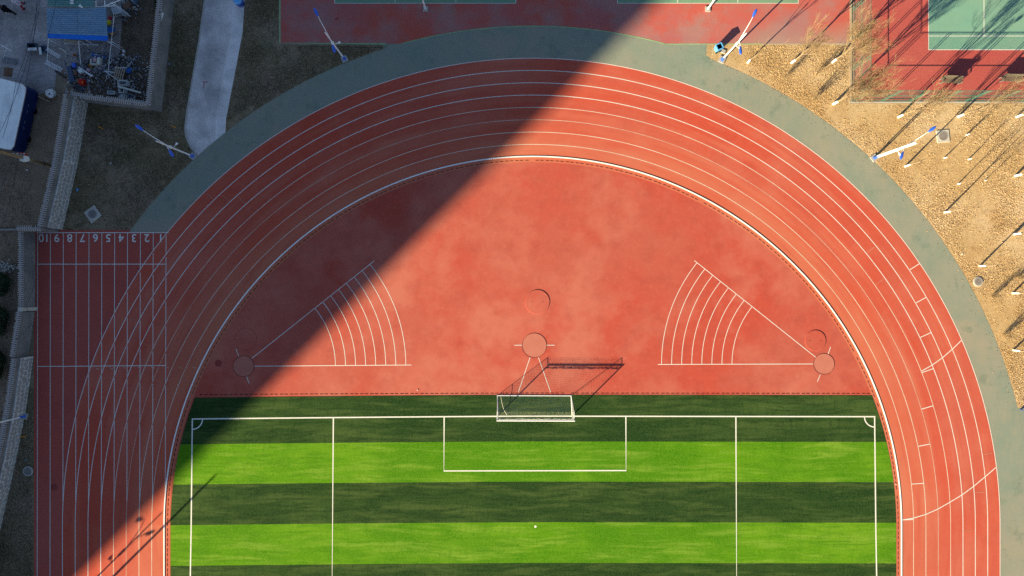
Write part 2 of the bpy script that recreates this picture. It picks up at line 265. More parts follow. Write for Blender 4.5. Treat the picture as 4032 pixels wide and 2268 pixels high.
# ------------------------------------------------------------------ mesh building
class MB:
    def __init__(s): s.v = []; s.f = []
    def add(s, vs, fs):
        o = len(s.v); s.v += [tuple(v) for v in vs]; s.f += [tuple(i + o for i in f) for f in fs]; return s
    def poly(s, pts, z): return s.add([(p[0], p[1], z) for p in pts], [tuple(range(len(pts)))])
    def box(s, c, d, rz=0.0, M=None):
        hx, hy, hz = d[0] / 2, d[1] / 2, d[2] / 2
        vs = [Vector((x * hx, y * hy, z * hz)) for z in (-1, 1) for y in (-1, 1) for x in (-1, 1)]
        R = Matrix.Rotation(rz, 3, 'Z') if M is None else M
        vs = [R @ v + Vector(c) for v in vs]
        return s.add(vs, [(0, 2, 3, 1), (4, 5, 7, 6), (0, 1, 5, 4), (1, 3, 7, 5), (3, 2, 6, 7), (2, 0, 4, 6)])
    def tube(s, p0, p1, r0, r1=None, n=8, caps=True):
        r1 = r0 if r1 is None else r1
        p0, p1 = Vector(p0), Vector(p1); d = p1 - p0
        if d.length < 1e-6: return s
        q = d.normalized().to_track_quat('Z', 'Y').to_matrix()
        vs = []
        for p, r in ((p0, r0), (p1, r1)):
            for i in range(n):
                a = 2 * math.pi * i / n; vs.append(p + q @ Vector((r * math.cos(a), r * math.sin(a), 0)))
        fs = [(i, (i + 1) % n, n + (i + 1) % n, n + i) for i in range(n)]
        if caps: fs += [tuple(range(n - 1, -1, -1)), tuple(range(n, 2 * n))]
        return s.add(vs, fs)
    def path(s, pts, r, n=6, r1=None):
        r1 = r if r1 is None else r1; m = len(pts) - 1
        for i in range(m): s.tube(pts[i], pts[i + 1], r + (r1 - r) * i / m, r + (r1 - r) * (i + 1) / m, n)
        return s
    def beam(s, p0, p1, w, t):
        p0, p1 = Vector(p0), Vector(p1); d = p1 - p0; L = d.length
        M = d.normalized().to_track_quat('X', 'Z').to_matrix()
        return s.box((p0 + p1) / 2, (L, w, t), M=M)
    def lathe(s, prof, c=(0, 0, 0), n=20, M=None):
        vs = []; fs = []
        for (r, z) in prof:
            for i in range(n):
                a = 2 * math.pi * i / n; v = Vector((r * math.cos(a), r * math.sin(a), z))
                if M is not None: v = M @ v
                vs.append(v + Vector(c))
        for k in range(len(prof) - 1):
            for i in range(n):
                j = (i + 1) % n; fs.append((k * n + i, k * n + j, (k + 1) * n + j, (k + 1) * n + i))
        if prof[0][0] > 1e-4: fs.append(tuple(range(n - 1, -1, -1)))
        if prof[-1][0] > 1e-4: fs.append(tuple(range((len(prof) - 1) * n, len(prof) * n)))
        return s.add(vs, fs)
    def ribbon(s, pts, w, z, closed=False):
        pts = [Vector((p[0], p[1])) for p in pts]; m = len(pts); vs = []; fs = []
        for i in range(m):
            a = pts[(i - 1) % m] if (closed or i > 0) else pts[i]; b = pts[(i + 1) % m] if (closed or i < m - 1) else pts[i]
            d = (b - a).normalized(); nrm = Vector((-d.y, d.x)) * (w / 2)
            vs += [(pts[i].x + nrm.x, pts[i].y + nrm.y, z), (pts[i].x - nrm.x, pts[i].y - nrm.y, z)]
        for i in range(m if closed else m - 1):
            j = (i + 1) % m; fs.append((2 * i, 2 * i + 1, 2 * j + 1, 2 * j))
        return s.add(vs, fs)
    def prism(s, pts, z0, z1):
        n = len(pts); vs = [(p[0], p[1], z0) for p in pts] + [(p[0], p[1], z1) for p in pts]
        fs = [tuple(range(n - 1, -1, -1)), tuple(range(n, 2 * n))] + [(i, (i + 1) % n, n + (i + 1) % n, n + i) for i in range(n)]
        return s.add(vs, fs)
    def build(s, name, material, parent=None, kind=None, smooth=False, bevel=0):
        me = bpy.data.meshes.new(name)
        o_ = Vector(parent.matrix_basis.translation) if parent is not None else Vector((0, 0, 0))
        p = parent
        while p is not None and p.parent is not None:
            p = p.parent; o_ += Vector(p.matrix_basis.translation)
        me.from_pydata([(v[0] - o_.x, v[1] - o_.y, v[2] - o_.z) for v in s.v], [], s.f)
        me.validate(); me.update()
        ob = bpy.data.objects.new(name, me); COL.objects.link(ob)
        me.materials.append(MATS[material])
        if smooth: me.polygons.foreach_set('use_smooth', [True] * len(me.polygons))
        if parent is not None: ob.parent = parent
        if kind: ob['kind'] = kind
        if bevel:
            b = ob.modifiers.new('bevel', 'BEVEL'); b.width = bevel; b.segments = 2; b.limit_method = 'ANGLE'
        return ob
def tag(o, label, cat, group=None):
    o['label'] = label; o['category'] = cat
    if group: o['group'] = group
    return o
def thing(name, loc, label, cat, group=None):
    o = bpy.data.objects.new(name, None); COL.objects.link(o); o.location = loc; o.empty_display_size = .3
    return tag(o, label, cat, group)
def struct(o): o['kind'] = 'structure'; return o
def inst(me_obj, parent, name, M):
    c = bpy.data.objects.new(name, me_obj.data if hasattr(me_obj, 'data') else me_obj); COL.objects.link(c)
    c.parent = parent; c.matrix_basis = M
    return c
def raw_mesh(name, mb, material):
    me = bpy.data.meshes.new(name); me.from_pydata(mb.v, [], mb.f); me.update(); me.materials.append(MATS[material]); return me

# ------------------------------------------------------------------ the ground
TC = (2098.0, 2067.0)
def rk(k, th):
    c = math.cos(th)
    return 1450 + k * (48.5 + (1.7 * c ** 4 if c < 0 else 0.15 * c ** 4))
def arc_px(r, th): return (TC[0] + r * math.cos(th), TC[1] - r * math.sin(th))
YB = 3350                     # the straights go on this far past the frame
NTH = 180
def track_line(rf, t0=0.0, t1=math.pi, down=True):
    """world points of a lane line: down the right straight, round the bend, down the left straight"""
    pts = []
    if down and t0 <= 0: pts.append(G(arc_px(rf(0), 0)[0], YB))
    for i in range(NTH + 1):
        th = t0 + (t1 - t0) * i / NTH; pts.append(G(*arc_px(rf(th), th)))
    if down and t1 >= math.pi: pts.append(G(arc_px(rf(math.pi), math.pi)[0], YB))
    return pts
def band(r_in, r_out, z, t0=0.0, t1=math.pi, down=True):
    mb = MB(); a = track_line(r_in, t0, t1, down); b = track_line(r_out, t0, t1, down)
    mb.v = [(p[0], p[1], z) for p in a] + [(p[0], p[1], z) for p in b]; n = len(a)
    mb.f = [(i, i + 1, n + i + 1, n + i) for i in range(n - 1)]
    return mb
def rect(x0, y0, x1, y1): return [G(x0, y1), G(x1, y1), G(x1, y0), G(x0, y0)]

g = MB().poly([(-1500, -1500), (1500, -1500), (1500, 1500), (-1500, 1500)], 0).build('ground', 'soil'); struct(g)

# lawns
lawn_r = [G(2782, 175), G(3345, 172), G(3345, 408), G(5200, 408), G(5200, 1606), G(3999, 1606)]
for i in range(41):
    th = math.radians(13.6 + (70.0 - 13.6) * i / 40); lawn_r.append(G(*arc_px(1958, th)))
o = MB().poly(lawn_r, .004).build('dry_lawn', 'dry_lawn'); struct(o)
lawn_l = [G(1103, -900), G(1103, 180), G(1516, 172), G(1560, 190)]
for i in range(41):
    th = math.radians(106 + (147 - 106) * i / 40); lawn_l.append(G(*arc_px(1955, th)))
lawn_l += [G(470, 912), G(243, 912), G(343, 405), G(637, 440), G(720, -300), G(790, -900)]
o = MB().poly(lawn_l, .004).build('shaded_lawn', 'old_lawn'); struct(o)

# courts
court = struct(MB().poly(rect(1103, -900, 3345, 172), .008).build('ball_court', 'court_red'))
for (x0, x1, ls) in ((1318, 2031, (1556, 1795)), (2431, 3143, (2668, 2905))):
    MB().poly(rect(x0, -900, x1, 13), .012).build('court_panel', 'court_green', court)
    MB().ribbon([G(x0, -900), G(x0, 13), G(x1, 13), G(x1, -900)], .07, .017).build('court_line', 'line_field', court)
    for x in ls: MB().ribbon([G(x, -220), G(x, 11)], .06, .016).build('key_line', 'line_field', court)
MB().ribbon([G(1102, -900), G(1102, 170), G(1520, 173)], .16, .013).build('edge_strip', 'edge_green', court)
MB().ribbon([G(2621, 174), G(3000, 173)], .09, .0135).build('edge_strip', 'edge_green', court)
MB().ribbon([G(3000, 173), G(3345, 172)], .05, .0135).build('edge_strip', 'concrete', court)
tennis = struct(MB().poly(rect(3357, -900, 5200, 398), .008).build('tennis_court', 'tennis_red'))
MB().poly(rect(3656, -900, 5000, 196), .012).build('court_panel', 'tennis_green', tennis)
MB().ribbon([G(3656, -900), G(3656, 196), G(5000, 196)], .09, .018).build('court_line', 'line_field', tennis)
MB().ribbon([G(3658, 142), G(4998, 142)], .07, .016).build('service_line', 'line_field', tennis)
MB().ribbon([G(3874, -900), G(3874, 141)], .07, .017).build('centre_line', 'line_field', tennis)
k1 = MB().box((*G(4270, 403), .03), (1850 / S, .13, .10)).build('court_kerb', 'concrete'); struct(k1)
k2 = MB().box((*G(3350, 110), .025), (.20, 580 / S, .09)).build('court_kerb', 'kerb_tan'); struct(k2)

# green run-off round the track
gb = band(lambda t: 1836, lambda t: 1963, .0125, 0.0, math.radians(141.1))
gband = struct(gb.build('green_runoff', 'band_green'))
cut = []
for i in range(31):
    th = math.radians(141.1 + 10.5 * i / 30); cut.append((th,))
pts_o = [arc_px(1963, t[0]) for t in cut]; pts_i = [arc_px(1838, t[0]) for t in cut]
pts_o = [p for p in pts_o if p[1] < 914]; pts_i = [p for p in pts_i if p[1] < 914]
MB().poly([G(*p) for p in pts_o] + [G(506, 914), G(668, 914)] + [G(*p) for p in reversed(pts_i)], .0125).build('runoff_end', 'band_green', gband)
MB().poly([G(1508, 175), G(1582, 171), G(1640, 160), G(1640, 200), G(1508, 195)], .0105).build('runoff_corner', 'band_green', gband)
MB().poly([G(2560, 160), G(2621, 175), G(2784, 175), G(2780, 218), G(2800, 232), G(2560, 200)], .0105).build('runoff_corner', 'band_green', gband)
MB().poly([G(3960, 1606), G(5200, 1606), G(5200, YB), G(3960, YB)], .0085).build('runoff_apron', 'band_green', gband)
MB().ribbon([G(*arc_px(1964, math.radians(74.6 + (105.2 - 74.6) * i / 60))) for i in range(61)], .10, .0165).build('edge_strip', 'edge_green', gband)

# track
track = struct(band(lambda t: 1428, lambda t: rk(8, t) + 2, .0165).build('running_track', 'track_red'))
strt = struct(MB().poly([G(134, 905), G(505, 905), G(663, 914), G(760, 1000), G(1100, 2000), G(1100, YB), G(134, YB)], .0085).build('sprint_straight', 'straight_red'))
LZ = .0205
for k in range(1, 9):
    m_ = {1: 'line_tan', 2: 'line_tan', 3: 'line_worn', 4: 'line_tan'}.get(k, 'line_white')
    w_ = {1: .058, 2: .062, 3: .052, 4: .06}.get(k, .066)
    MB().ribbon(track_line(lambda t, k=k: rk(k, t)), w_, LZ).build('lane_line', m_, track)
# sprint lanes
def xs(k, y): 
    f = (y - 916) / (2268 - 916); return (654.5 - 50.58 * k) * (1 - f) + (650 - 50.3 * k) * f
for k in range(0, 11):
    yend = YB if k >= 9 else (1950 if k == 0 else 1975)
    cross = []
    for j in range(1, 9):
        for i in range(200):
            y = 916 + (yend - 916) * i / 200; x = xs(k, y)
            dy = TC[1] - y
            if dy <= 0: continue
            th = math.atan2(dy, x - TC[0]); r = math.hypot(x - TC[0], dy)
            th2 = math.atan2(TC[1] - (y + 5.3), xs(k, y + 5.3) - TC[0]); r2 = math.hypot(xs(k, y + 5.3) - TC[0], TC[1] - y - 5.3)
            if (r - rk(j, th)) * (r2 - rk(j, th2)) < 0: cross.append(y + 2.6)
    cross.sort(); ys = 916; mb = MB()
    for c in cross + [None]:
        ye = (c + 2) if c else yend
        if c is not None and c > 1900: continue
        if ye - ys > 6:
            n = max(1, int((ye - ys) / 120)); mb.ribbon([G(xs(k, ys + (ye - ys) * i / n), ys + (ye - ys) * i / n) for i in range(n + 1)], .06, .0215)
        if c: ys = c + 10
    mb.build('sprint_lane_line', 'line_white', strt)
MB().ribbon([G(148, 916), G(664, 916)], .075, .0225).build('start_line', 'line_white', strt)
MB().ribbon([G(149, 1040), G(654, 1040)], .07, .0225).build('cross_line', 'line_white', strt)
MB().ribbon([G(149, 1443), G(654, 1439)], .07, .0225).build('cross_line', 'line_white', strt)
# lane numbers, read from the far end
for k in range(1, 11):
    cu = bpy.data.curves.new('num', 'FONT'); cu.body = str(k); cu.size = 1.12; cu.align_x = 'CENTER'; cu.align_y = 'CENTER'; cu.offset = .014
    to = bpy.data.objects.new('num', cu); COL.objects.link(to)
    me = bpy.data.meshes.new_from_object(to.evaluated_get(bpy.context.evaluated_depsgraph_get())); me.name = 'lane_number'
    bpy.data.objects.remove(to)
    ob = bpy.data.objects.new('lane_number', me); COL.objects.link(ob); me.materials.clear(); me.materials.append(MATS['line_white'])
    cx = xs(k - .5, 935) + (4 if k == 1 else 0); ob.location = (*G(cx, 935.5), .0225); ob.rotation_euler = (0, 0, math.pi); ob.parent = strt
# staggered start marks and break lines on the bend
def z9(x, y): return (3032 + x / 2.576, 900 + y / 2.576)
def z10(x, y): return (3032 + x / 2.576, 1400 + y / 2.576)
def z11(x, y): return (3032 + x / 2.576, 1706 + y / 2.576)
def z3(x, y): return (x / 2.576, 1000 + y / 2.576)
def z2(x, y): return (x / 2.576, 500 + y / 2.576)
for a, b, m_ in ((z9(1418, 417), z9(1520, 352), 0), (z9(1482, 752), z9(1587, 695), 0), (z9(1524, 1103), z9(1637, 1052), 0), (z10(1540, 172), z10(1655, 132), 0),
              (z10(1535, 543), z10(1652, 509), 0), (z10(1503, 920), z10(1618, 897), 0), (z10(1432, 1303), z10(1553, 1295), 0), (z11(1340, 878), z11(1452, 874), 0),
              (z9(985, 243), z9(1060, 185), 1), (z9(1070, 568), z9(1150, 512), 1), (z10(2165, 1000), z10(2250, 990), 1), (z11(2085, 600), z11(2180, 596), 1), (z11(1965, 990), z11(2050, 988), 1),
              (z2(2095, 668), z2(2165, 735), 1), (z2(2255, 693), z2(2325, 752), 1), (z2(2420, 712), z2(2490, 782), 1)):
    MB().ribbon([G(*a), G(*b)], .05 if m_ else .075, .0245).build('stagger_mark', 'line_faint' if m_ else 'line_white', track)
for (a, b) in (((973, 1160), (1013, 1170)), ((1113, 1155), (1153, 1167)), ((1253, 1150), (1295, 1163)), ((1395, 1147), (1435, 1158)), ((1533, 1142), (1573, 1158)), ((1675, 1142), (1715, 1157)), ((1815, 1145), (1853, 1160)), ((1953, 1147), (1993, 1162))):
    MB().ribbon([G(*z3(*a)), G(*z3(*b))], .06, .0245).build('relay_mark', 'line_worn', track)
MB().ribbon([G(*p) for p in ((3786, 1339), (3750, 1374), (3711, 1408), (3670, 1437), (3628, 1461))], .075, .0265).build('break_line', 'line_white', track)
MB().ribbon([G(*z11(*p)) for p in ((2290, 345), (2180, 440), (2060, 540), (1945, 625), (1820, 700), (1700, 768), (1578, 822), (1450, 860), (1340, 878))], .08, .0265).build('break_line', 'line_white', track)
# raised kerb
kpts = [Vector(p) for p in track_line(lambda t: 1451)]
mb = MB()
for (off, z) in ((-.055, .02), (-.055, .07), (.055, .07), (.055, .02)):
    for i, p in enumerate(kpts):
        a = kpts[max(0, i - 1)]; b = kpts[min(len(kpts) - 1, i + 1)]; d = (b - a).normalized(); n_ = Vector((d.y, -d.x))
        mb.v.append((p.x + n_.x * off, p.y + n_.y * off, z))
n = len(kpts)
for q in range(3): mb.f += [(q * n + i, q * n + i + 1, (q + 1) * n + i + 1, (q + 1) * n + i) for i in range(n - 1)]
ko = mb.build('track_kerb', 'kerb_white'); struct(ko)

# throwing area inside the bend
dpts = [G(*arc_px(1440, math.pi * i / 120)) for i in range(121)]
dfield = struct(MB().poly(dpts + [G(TC[0] - 1440, YB), G(TC[0] + 1440, YB)], .0105).build('throwing_area', 'field_red'))
DZ = .0145
def wob(x): return 11 * (max(0, 2100 - x) / 1340) ** 1.3 + 2 * max(0, x - 2200) / 1300
def sector(cx, cy, mir, far_h, far_d, ex_h, ex_d):
    sg = -1 if mir else 1
    MB().ribbon([G(cx + sg * 42, cy), G(*ex_h)], .062, DZ).build('sector_line', 'line_white', dfield)
    MB().ribbon([G(*far_d), G(*ex_d)], .062, DZ).build('sector_line', 'line_white', dfield)
    ang = math.atan2(-(ex_d[1] - cy), sg * (ex_d[0] - cx))
    for i in range(8):
        r = 362 + 39.6 * i; a1 = math.atan2(cy - far_d[1] + (far_d[1] - ex_d[1]) * 1.0, sg * (ex_d[0] - cx))
        # end of the arc on the slanting line
        A = Vector(far_d); B = Vector(ex_d); C = Vector((cx, cy)); d = (B - A).normalized(); t_ = (C - A).dot(d); per = (A + d * t_ - C).length
        q = A + d * (t_ + math.sqrt(max(0, r * r - per * per))); a1 = math.atan2(cy - q.y, sg * (q.x - cx))
        hy = ex_h[1]; a0 = math.asin((cy - hy) / r * .6)
        MB().ribbon([G(cx + sg * r * math.cos(a0 + (a1 - a0) * j / 24), cy - r * math.sin(a0 + (a1 - a0) * j / 24)) for j in range(25)], .055, DZ + .003).build('distance_arc', 'line_white', dfield)
sector(959, 1442, False, None, (992, 1411), (1620, 1437), (1474, 1027))
sector(3244, 1433, True, None, (3212, 1407), (2590, 1435), (2734, 1026))
for a, b in (((929, 1373), (940.5, 1402)), ((971, 1481), (981, 1510)), ((3270, 1366), (3260, 1395)), ((3230, 1474), (3218, 1503)), ((2024, 1359), (2055, 1359)), ((2152, 1359), (2184, 1359)), ((2087, 1407), (2041, 1544)), ((2120, 1407), (2168, 1544))):
    MB().ribbon([G(*a), G(*b)], .058, DZ + .006).build('guide_line', 'line_white', dfield)
def ring(c, r, w, z0, z1):
    return MB().lathe([(r - w / 2, z0), (r - w / 2, z1), (r + w / 2, z1), (r + w / 2, z0)], (c[0], c[1], 0), 48)
for (x, y, r, lb) in ((959, 1442, 41, 'flush pink throwing circle at the corner of the shaded sector lines'), (3244, 1433, 41, 'flush pink throwing circle at the corner of the sunlit sector lines'), (2104, 1360, 48, 'pale throwing circle with two guide lines running to the goal')):
    c = G(x, y); t = thing('throwing_circle', (c[0], c[1], .012), lb, 'throwing circle')
    MB().lathe([(r / S - .012, .013), (r / S - .012, .0215)], (c[0], c[1], 0), 48).build('circle_slab', 'circle_pink', t)
    ring(c, r / S, .022, .012, .034).build('rim', 'slot_dark', t)  # raised ring added to throw the edge shadow of a sunken circle
for (x, y, r, lb) in ((968, 1335, 41, 'raised red round lid lying in the tower shadow beside a throwing circle'), (3210, 1341, 41, 'raised red round lid touching the sunlit throwing circle by the track kerb'), (2116, 1189, 48, 'large raised red round lid alone in the middle of the throwing area')):
    c = G(x, y); t = thing('pit_cover', (c[0], c[1], .012), lb, 'lid')
    MB().lathe([(r / S, .0125), (r / S, .05), (r / S - .015, .058)], (c[0], c[1], 0), 48).build('plate', 'field_red', t)
    for sg in (-1, 1): MB().box((c[0] + sg * .55, c[1], .0595), (.16, .03, .004)).build('lifting_slot', 'slot_dark', t)  # slot shade put into the colour of flat dark bars
c = G(860, 1430); struct(MB().lathe([(14 / S, .0115), (14 / S, .0135)], (c[0], c[1], 0), 24).build('floor_patch', 'stain_dark')); 
bpy.data.objects['floor_patch'].parent = dfield
# drains: dark bars in pairs, the shade inside each slot put into their colour
slot_me = raw_mesh('drain_slot', MB().box((0, 0, 0), (.33, .055, .008)), 'slot_dark')
def drain(name, pts, label):
    t = thing(name, (pts[0][0], pts[0][1], .01), label, 'drain')
    L = [0]; P2 = [Vector(p) for p in pts]
    for i in range(1, len(P2)): L.append(L[-1] + (P2[i] - P2[i - 1]).length)
    s_ = .2; j = 0
    while s_ < L[-1] - .2:
        for q in (0.0, .45):
            u = s_ + q
            while j < len(L) - 2 and L[j + 1] < u: j += 1
            if u > L[-1]: break
            d = (P2[j + 1] - P2[j]).normalized(); p = P2[j] + d * (u - L[j])
            if random.random() < .985:
                inst(slot_me, t, 'drain_slot', Matrix.Translation((p.x - pts[0][0], p.y - pts[0][1], .0095)) @ Matrix.Rotation(math.atan2(d.y, d.x), 4, 'Z'))
        s_ += 1.0
    return t
drain('slot_drain', [G(x, 1549 - 1 + wob(x) * .55) for x in range(785, 3426, 40)], 'straight line of dark drain slots along the top edge of the football turf')
r_d = 1436
right = [G(*arc_px(r_d, math.radians(a))) for a in np.linspace(20.5, 90, 60)]; left = [G(*arc_px(r_d, math.radians(a))) for a in np.linspace(159, 90.5, 60)]
drain('slot_drain', right, 'curved row of drain slots inside the sunlit half of the kerb bend')
drain('slot_drain', left, 'curved row of drain slots inside the shaded half of the kerb bend')
rd2 = 1438
drain('slot_drain', [G(*arc_px(rd2, math.radians(a))) for a in np.linspace(19.5, 0, 20)] + [G(TC[0] + rd2, 2600)], 'row of drain slots between the turf and the sunlit straight of the kerb').location.z = .0135
drain('slot_drain', [G(*arc_px(rd2, math.radians(a))) for a in np.linspace(160, 180, 20)] + [G(TC[0] - rd2, 2600)], 'row of drain slots between the turf and the kerb beside the sprint straight').location.z = .0135

# football turf: strips laid side by side
turf_edges = [1555, 1738, 1896, 2056, 2216, 2376, 2536, 2696, 2856, 3016, 3176, YB]
turf = thing('x', (0, 0, 0), 'x', 'x'); bpy.data.objects.remove(turf)
def side_x(y, sg):
    R = 1426
    dy = max(0, TC[1] - y); return TC[0] + sg * (math.sqrt(max(1, R * R - dy * dy)) + (4 if sg > 0 else 0))
turf0 = None
for i in range(len(turf_edges) - 1):
    y0, y1 = turf_edges[i], turf_edges[i + 1]
    tl = []; bl = []
    L_ = []; R_ = []
    nn = 8
    for j in range(nn + 1):
        y = y0 + (y1 - y0) * j / nn
        L_.append((side_x(y, -1), y)); R_.append((side_x(y, 1), y))
    top = [(side_x(y0, -1) + (side_x(y0, 1) - side_x(y0, -1)) * j / 24, y0) for j in range(25)]
    bot = [(side_x(y1, 1) + (side_x(y1, -1) - side_x(y1, 1)) * j / 24, y1) for j in range(25)]
    loop = top + R_[1:-1] + bot + L_[::-1][1:-1]
    loop = [G(x, y + wob(x) * (1.0 if y < 2300 else 1.0)) for x, y in loop][::-1]
    mb = MB().prism(loop, .002, .030 + .0)
    o = mb.build('football_turf' if turf0 is None else 'turf_strip', 'turf_dark' if i % 2 == 0 else 'turf_light', turf0)
    if turf0 is None: turf0 = struct(o)
TZ = .0345
def fy(x, y): return G(x, y + wob(x))
mk = lambda nm, pts, w=.125, z=TZ: MB().ribbon(pts, w, z).build(nm, 'line_field', turf0)
mk('goal_line', [fy(x, 1638.5) for x in np.linspace(756, 3446, 40)])
mk('touch_line', [G(758, 1649), G(753, 2100), G(750, 2268), G(744, YB)], z=TZ + .003); mk('touch_line', [G(3443, 1640), G(3448, 2100), G(3451, 2268), G(3456, YB)], z=TZ + .003)
mk('penalty_area_line', [fy(1313, 1641), fy(1308, 2290), fy(2900, 2290), fy(2897, 1641)], z=TZ + .003)
mk('goal_area_line', [fy(1749, 1641), fy(1748, 1852), fy(2465, 1852), fy(2464, 1641)], z=TZ + .003)
mk('corner_arc', [G(758 + 40 * math.cos(a), 1650 + 40 * math.sin(a)) for a in np.linspace(0, math.pi / 2, 14)], .11, TZ + .006)
mk('corner_arc', [G(3443 - 40 * math.cos(a), 1641 + 40 * math.sin(a)) for a in np.linspace(0, math.pi / 2, 14)], .11, TZ + .006)
c = G(2108, 2073); MB().lathe([(.12, TZ - .002), (.12, TZ + .002)], (c[0], c[1], 0), 20).build('penalty_spot', 'line_field', turf0)

# ------------------------------------------------------------------ goal
NETR = .0032
def goal():
    bl, br = Vector((*G(1960, 1636), .03)), Vector((*G(2252, 1637), .03)); k = .03
    kl, kr = Vector((*G(1959, 1557), k)), Vector((*G(2249, 1558), k))
    up = Vector((0, 0, 2.44)); tl, tr = bl + up, br + up
    bk = Vector((0, .85, 0)); ul, ur = tl + bk, tr + bk
    t = thing('football_goal', (bl + br) / 2, 'white football goal with a net standing on the goal line', 'goal')
    for a, b in ((bl, tl), (br, tr)): MB().tube(a, b, .06, n=14).build('post', 'white_metal', t, smooth=False)
    e = Vector((.06, 0, 0)); MB().tube(tl - e + Vector((0, 0, .06)), tr + e + Vector((0, 0, .06)), .062, n=14).build('crossbar', 'white_metal', t)
    MB().tube(kl - e, kr + e, .045, n=10).build('back_bar', 'white_metal', t)
    for a, b in ((bl, kl), (br, kr)): MB().tube(a + Vector((0, .06, .02)), b, .04, n=10).build('ground_bar', 'white_metal', t)
    for a, b, c_ in ((tl, ul, kl), (tr, ur, kr)): MB().path([a, b, c_], .025, 8).build('stay', 'white_metal', t)
    net = MB()
    def sheet(p00, p10, p01, p11, nu, nv, sag):
        f = lambda u, v: p00.lerp(p10, u).lerp(p01.lerp(p11, u), v) + sag(u, v)
        for i in range(nu + 1):
            pts = [f(i / nu, j / 8) for j in range(9)]; 
            for j in range(8): net.tube(pts[j], pts[j + 1], NETR, n=3, caps=False)
        for j in range(nv + 1):
            pts = [f(i / 24, j / nv) for i in range(25)]
            for i in range(24): net.tube(pts[i], pts[i + 1], NETR, n=3, caps=False)
    zz = Vector((0, 0, 0))
    sheet(ul, ur, kl, kr, 60, 20, lambda u, v: Vector((0, -.16 * math.sin(math.pi * v) * (1 + .6 * math.sin(9 * u)), -.10 * math.sin(math.pi * v))))
    sheet(tl, tr, ul, ur, 60, 7, lambda u, v: Vector((0, 0, -.12 * math.sin(math.pi * u) ** .5 * v * 0 - .14 * abs(math.sin(math.pi * u * 3)) * math.sin(math.pi * v))))
    for a, b, c_, d in ((bl, tl, kl, ul), (br, tr, kr, ur)): sheet(a, c_, b, d, 14, 18, lambda u, v: zz)
    # slack net gathered under the crossbar
    for q in range(3):
        pts = [tl.lerp(tr, i / 40) + Vector((0, .05 + .04 * q, -.06 - .05 * q - .05 * random.random())) for i in range(41)]
        for i in range(40): net.tube(pts[i], pts[i + 1], .02, n=4, caps=False)
    net.build('net', 'net_white', t)
goal()
pts = [P(1972, 1562, .6), P(1976, 1585, .5), P(1984, 1615, .3), P(1996, 1634, .04)]
tag(MB().path(pts, .018, 6).build('rope', 'junk_cream'), 'pale slack rope hanging inside the football goal net', 'rope')

# ------------------------------------------------------------------ street lamps
def lamp(x, y, label, out, upper=(1.9, 6.2), lower=(.95, 5.3), pole_h=6.9, twin=False):
    gx, gy = G(x, y); t = thing('street_lamp', (gx, gy, 0), label, 'lamp post', 'lamp posts round the track')
    o_ = Vector((out[0], out[1], 0)).normalized(); side = Vector((-o_.y, o_.x, 0)); b = Vector((gx, gy, 0))
    MB().box((gx, gy, .05), (.62, .62, .12), math.atan2(o_.y, o_.x)).build('footing', 'concrete', t)
    MB().lathe([(.16, .11), (.16, .14), (.12, .16), (.115, .75), (.08, .8)], (gx, gy, 0), 14).build('base_cover', 'lamp_blue', t)
    if twin:
        for s_ in (-1, 1): MB().tube(b + side * .085 * s_ + Vector((0, 0, .7)), b + side * .07 * s_ + Vector((0, 0, pole_h)), .06, .045, 12).build('pole', 'white_metal', t)
    else: MB().tube(b + Vector((0, 0, .7)), b + Vector((0, 0, pole_h)), .085, .055, 14).build('pole', 'white_metal', t)
    def arm(d, reach, hh, h0, rise):
        pts = []
        for i in range(9):
            f = i / 8; pts.append(b + d * (reach * f) + Vector((0, 0, h0 + (hh - h0) * (1 - (1 - f) ** 1.7))))
        a = MB().path(pts, .038, 8, .026).build('arm', 'white_metal', t)
        tip = pts[-1]; dr = (pts[-1] - pts[-3]).normalized(); q = (d * .985 + Vector((0, 0, .12))).normalized().to_track_quat('Z', 'Y').to_matrix()
        q = q @ Matrix.Diagonal((1.0, 1.0, 1.0))
        hm = MB(); prof = [(.0, -.02), (.05, 0), (.085, .12), (.125, .35), (.13, .5), (.10, .68), (.045, .80), (0, .83)]
        n_ = 16; vs = []
        for (r, zz) in prof:
            for i in range(n_):
                an = 2 * math.pi * i / n_; vs.append(tip + q @ Vector((r * 1.15 * math.cos(an), r * .62 * math.sin(an), zz)) if abs(q[2][1]) > .5 else tip + q @ Vector((r * .62 * math.cos(an), r * 1.15 * math.sin(an), zz)))
        fs = [(k * n_ + i, k * n_ + (i + 1) % n_, (k + 1) * n_ + (i + 1) % n_, (k + 1) * n_ + i) for k in range(len(prof) - 1) for i in range(n_)]
        hd = hm.add(vs, fs).build('lamp_head', 'lamp_blue', t, smooth=True)
        MB().box(tip + d * .42 - Vector((0, 0, .055)), (.42, .16, .03), math.atan2(d.y, d.x)).build('lens', 'lamp_glass', hd)
    arm(o_, upper[0], upper[1], upper[1] - 1.5, 1)
    lo = -o_ if len(lower) == 2 else Vector((lower[2], lower[3], 0)).normalized()
    arm(lo, lower[0] * .55, lower[1], lower[1] - .25, .2)
    MB().tube(b + lo * .06 + Vector((0, 0, lower[1] - .9)), b + lo * lower[0] * .55 + Vector((0, 0, lower[1] - .06)), .014, n=6).build('brace', 'white_metal', t)
    MB().lathe([(.11, 0), (.13, .03), (.13, .30), (.11, .33)], (gx, gy, lower[1] - 1.05), 14).build('collar', 'white_metal', t)
    # loudspeaker horn on a stub
    hb = b + side * -.10 + Vector((0, 0, 3.9)); MB().tube(hb, hb - side * .32, .025, n=8).build('bracket', 'white_metal', t)
    MB().tube(hb - side * .28, hb - side * .52 + Vector((0, 0, -.03)), .06, .12, 14).build('loudspeaker', 'white_metal', t)
    return t
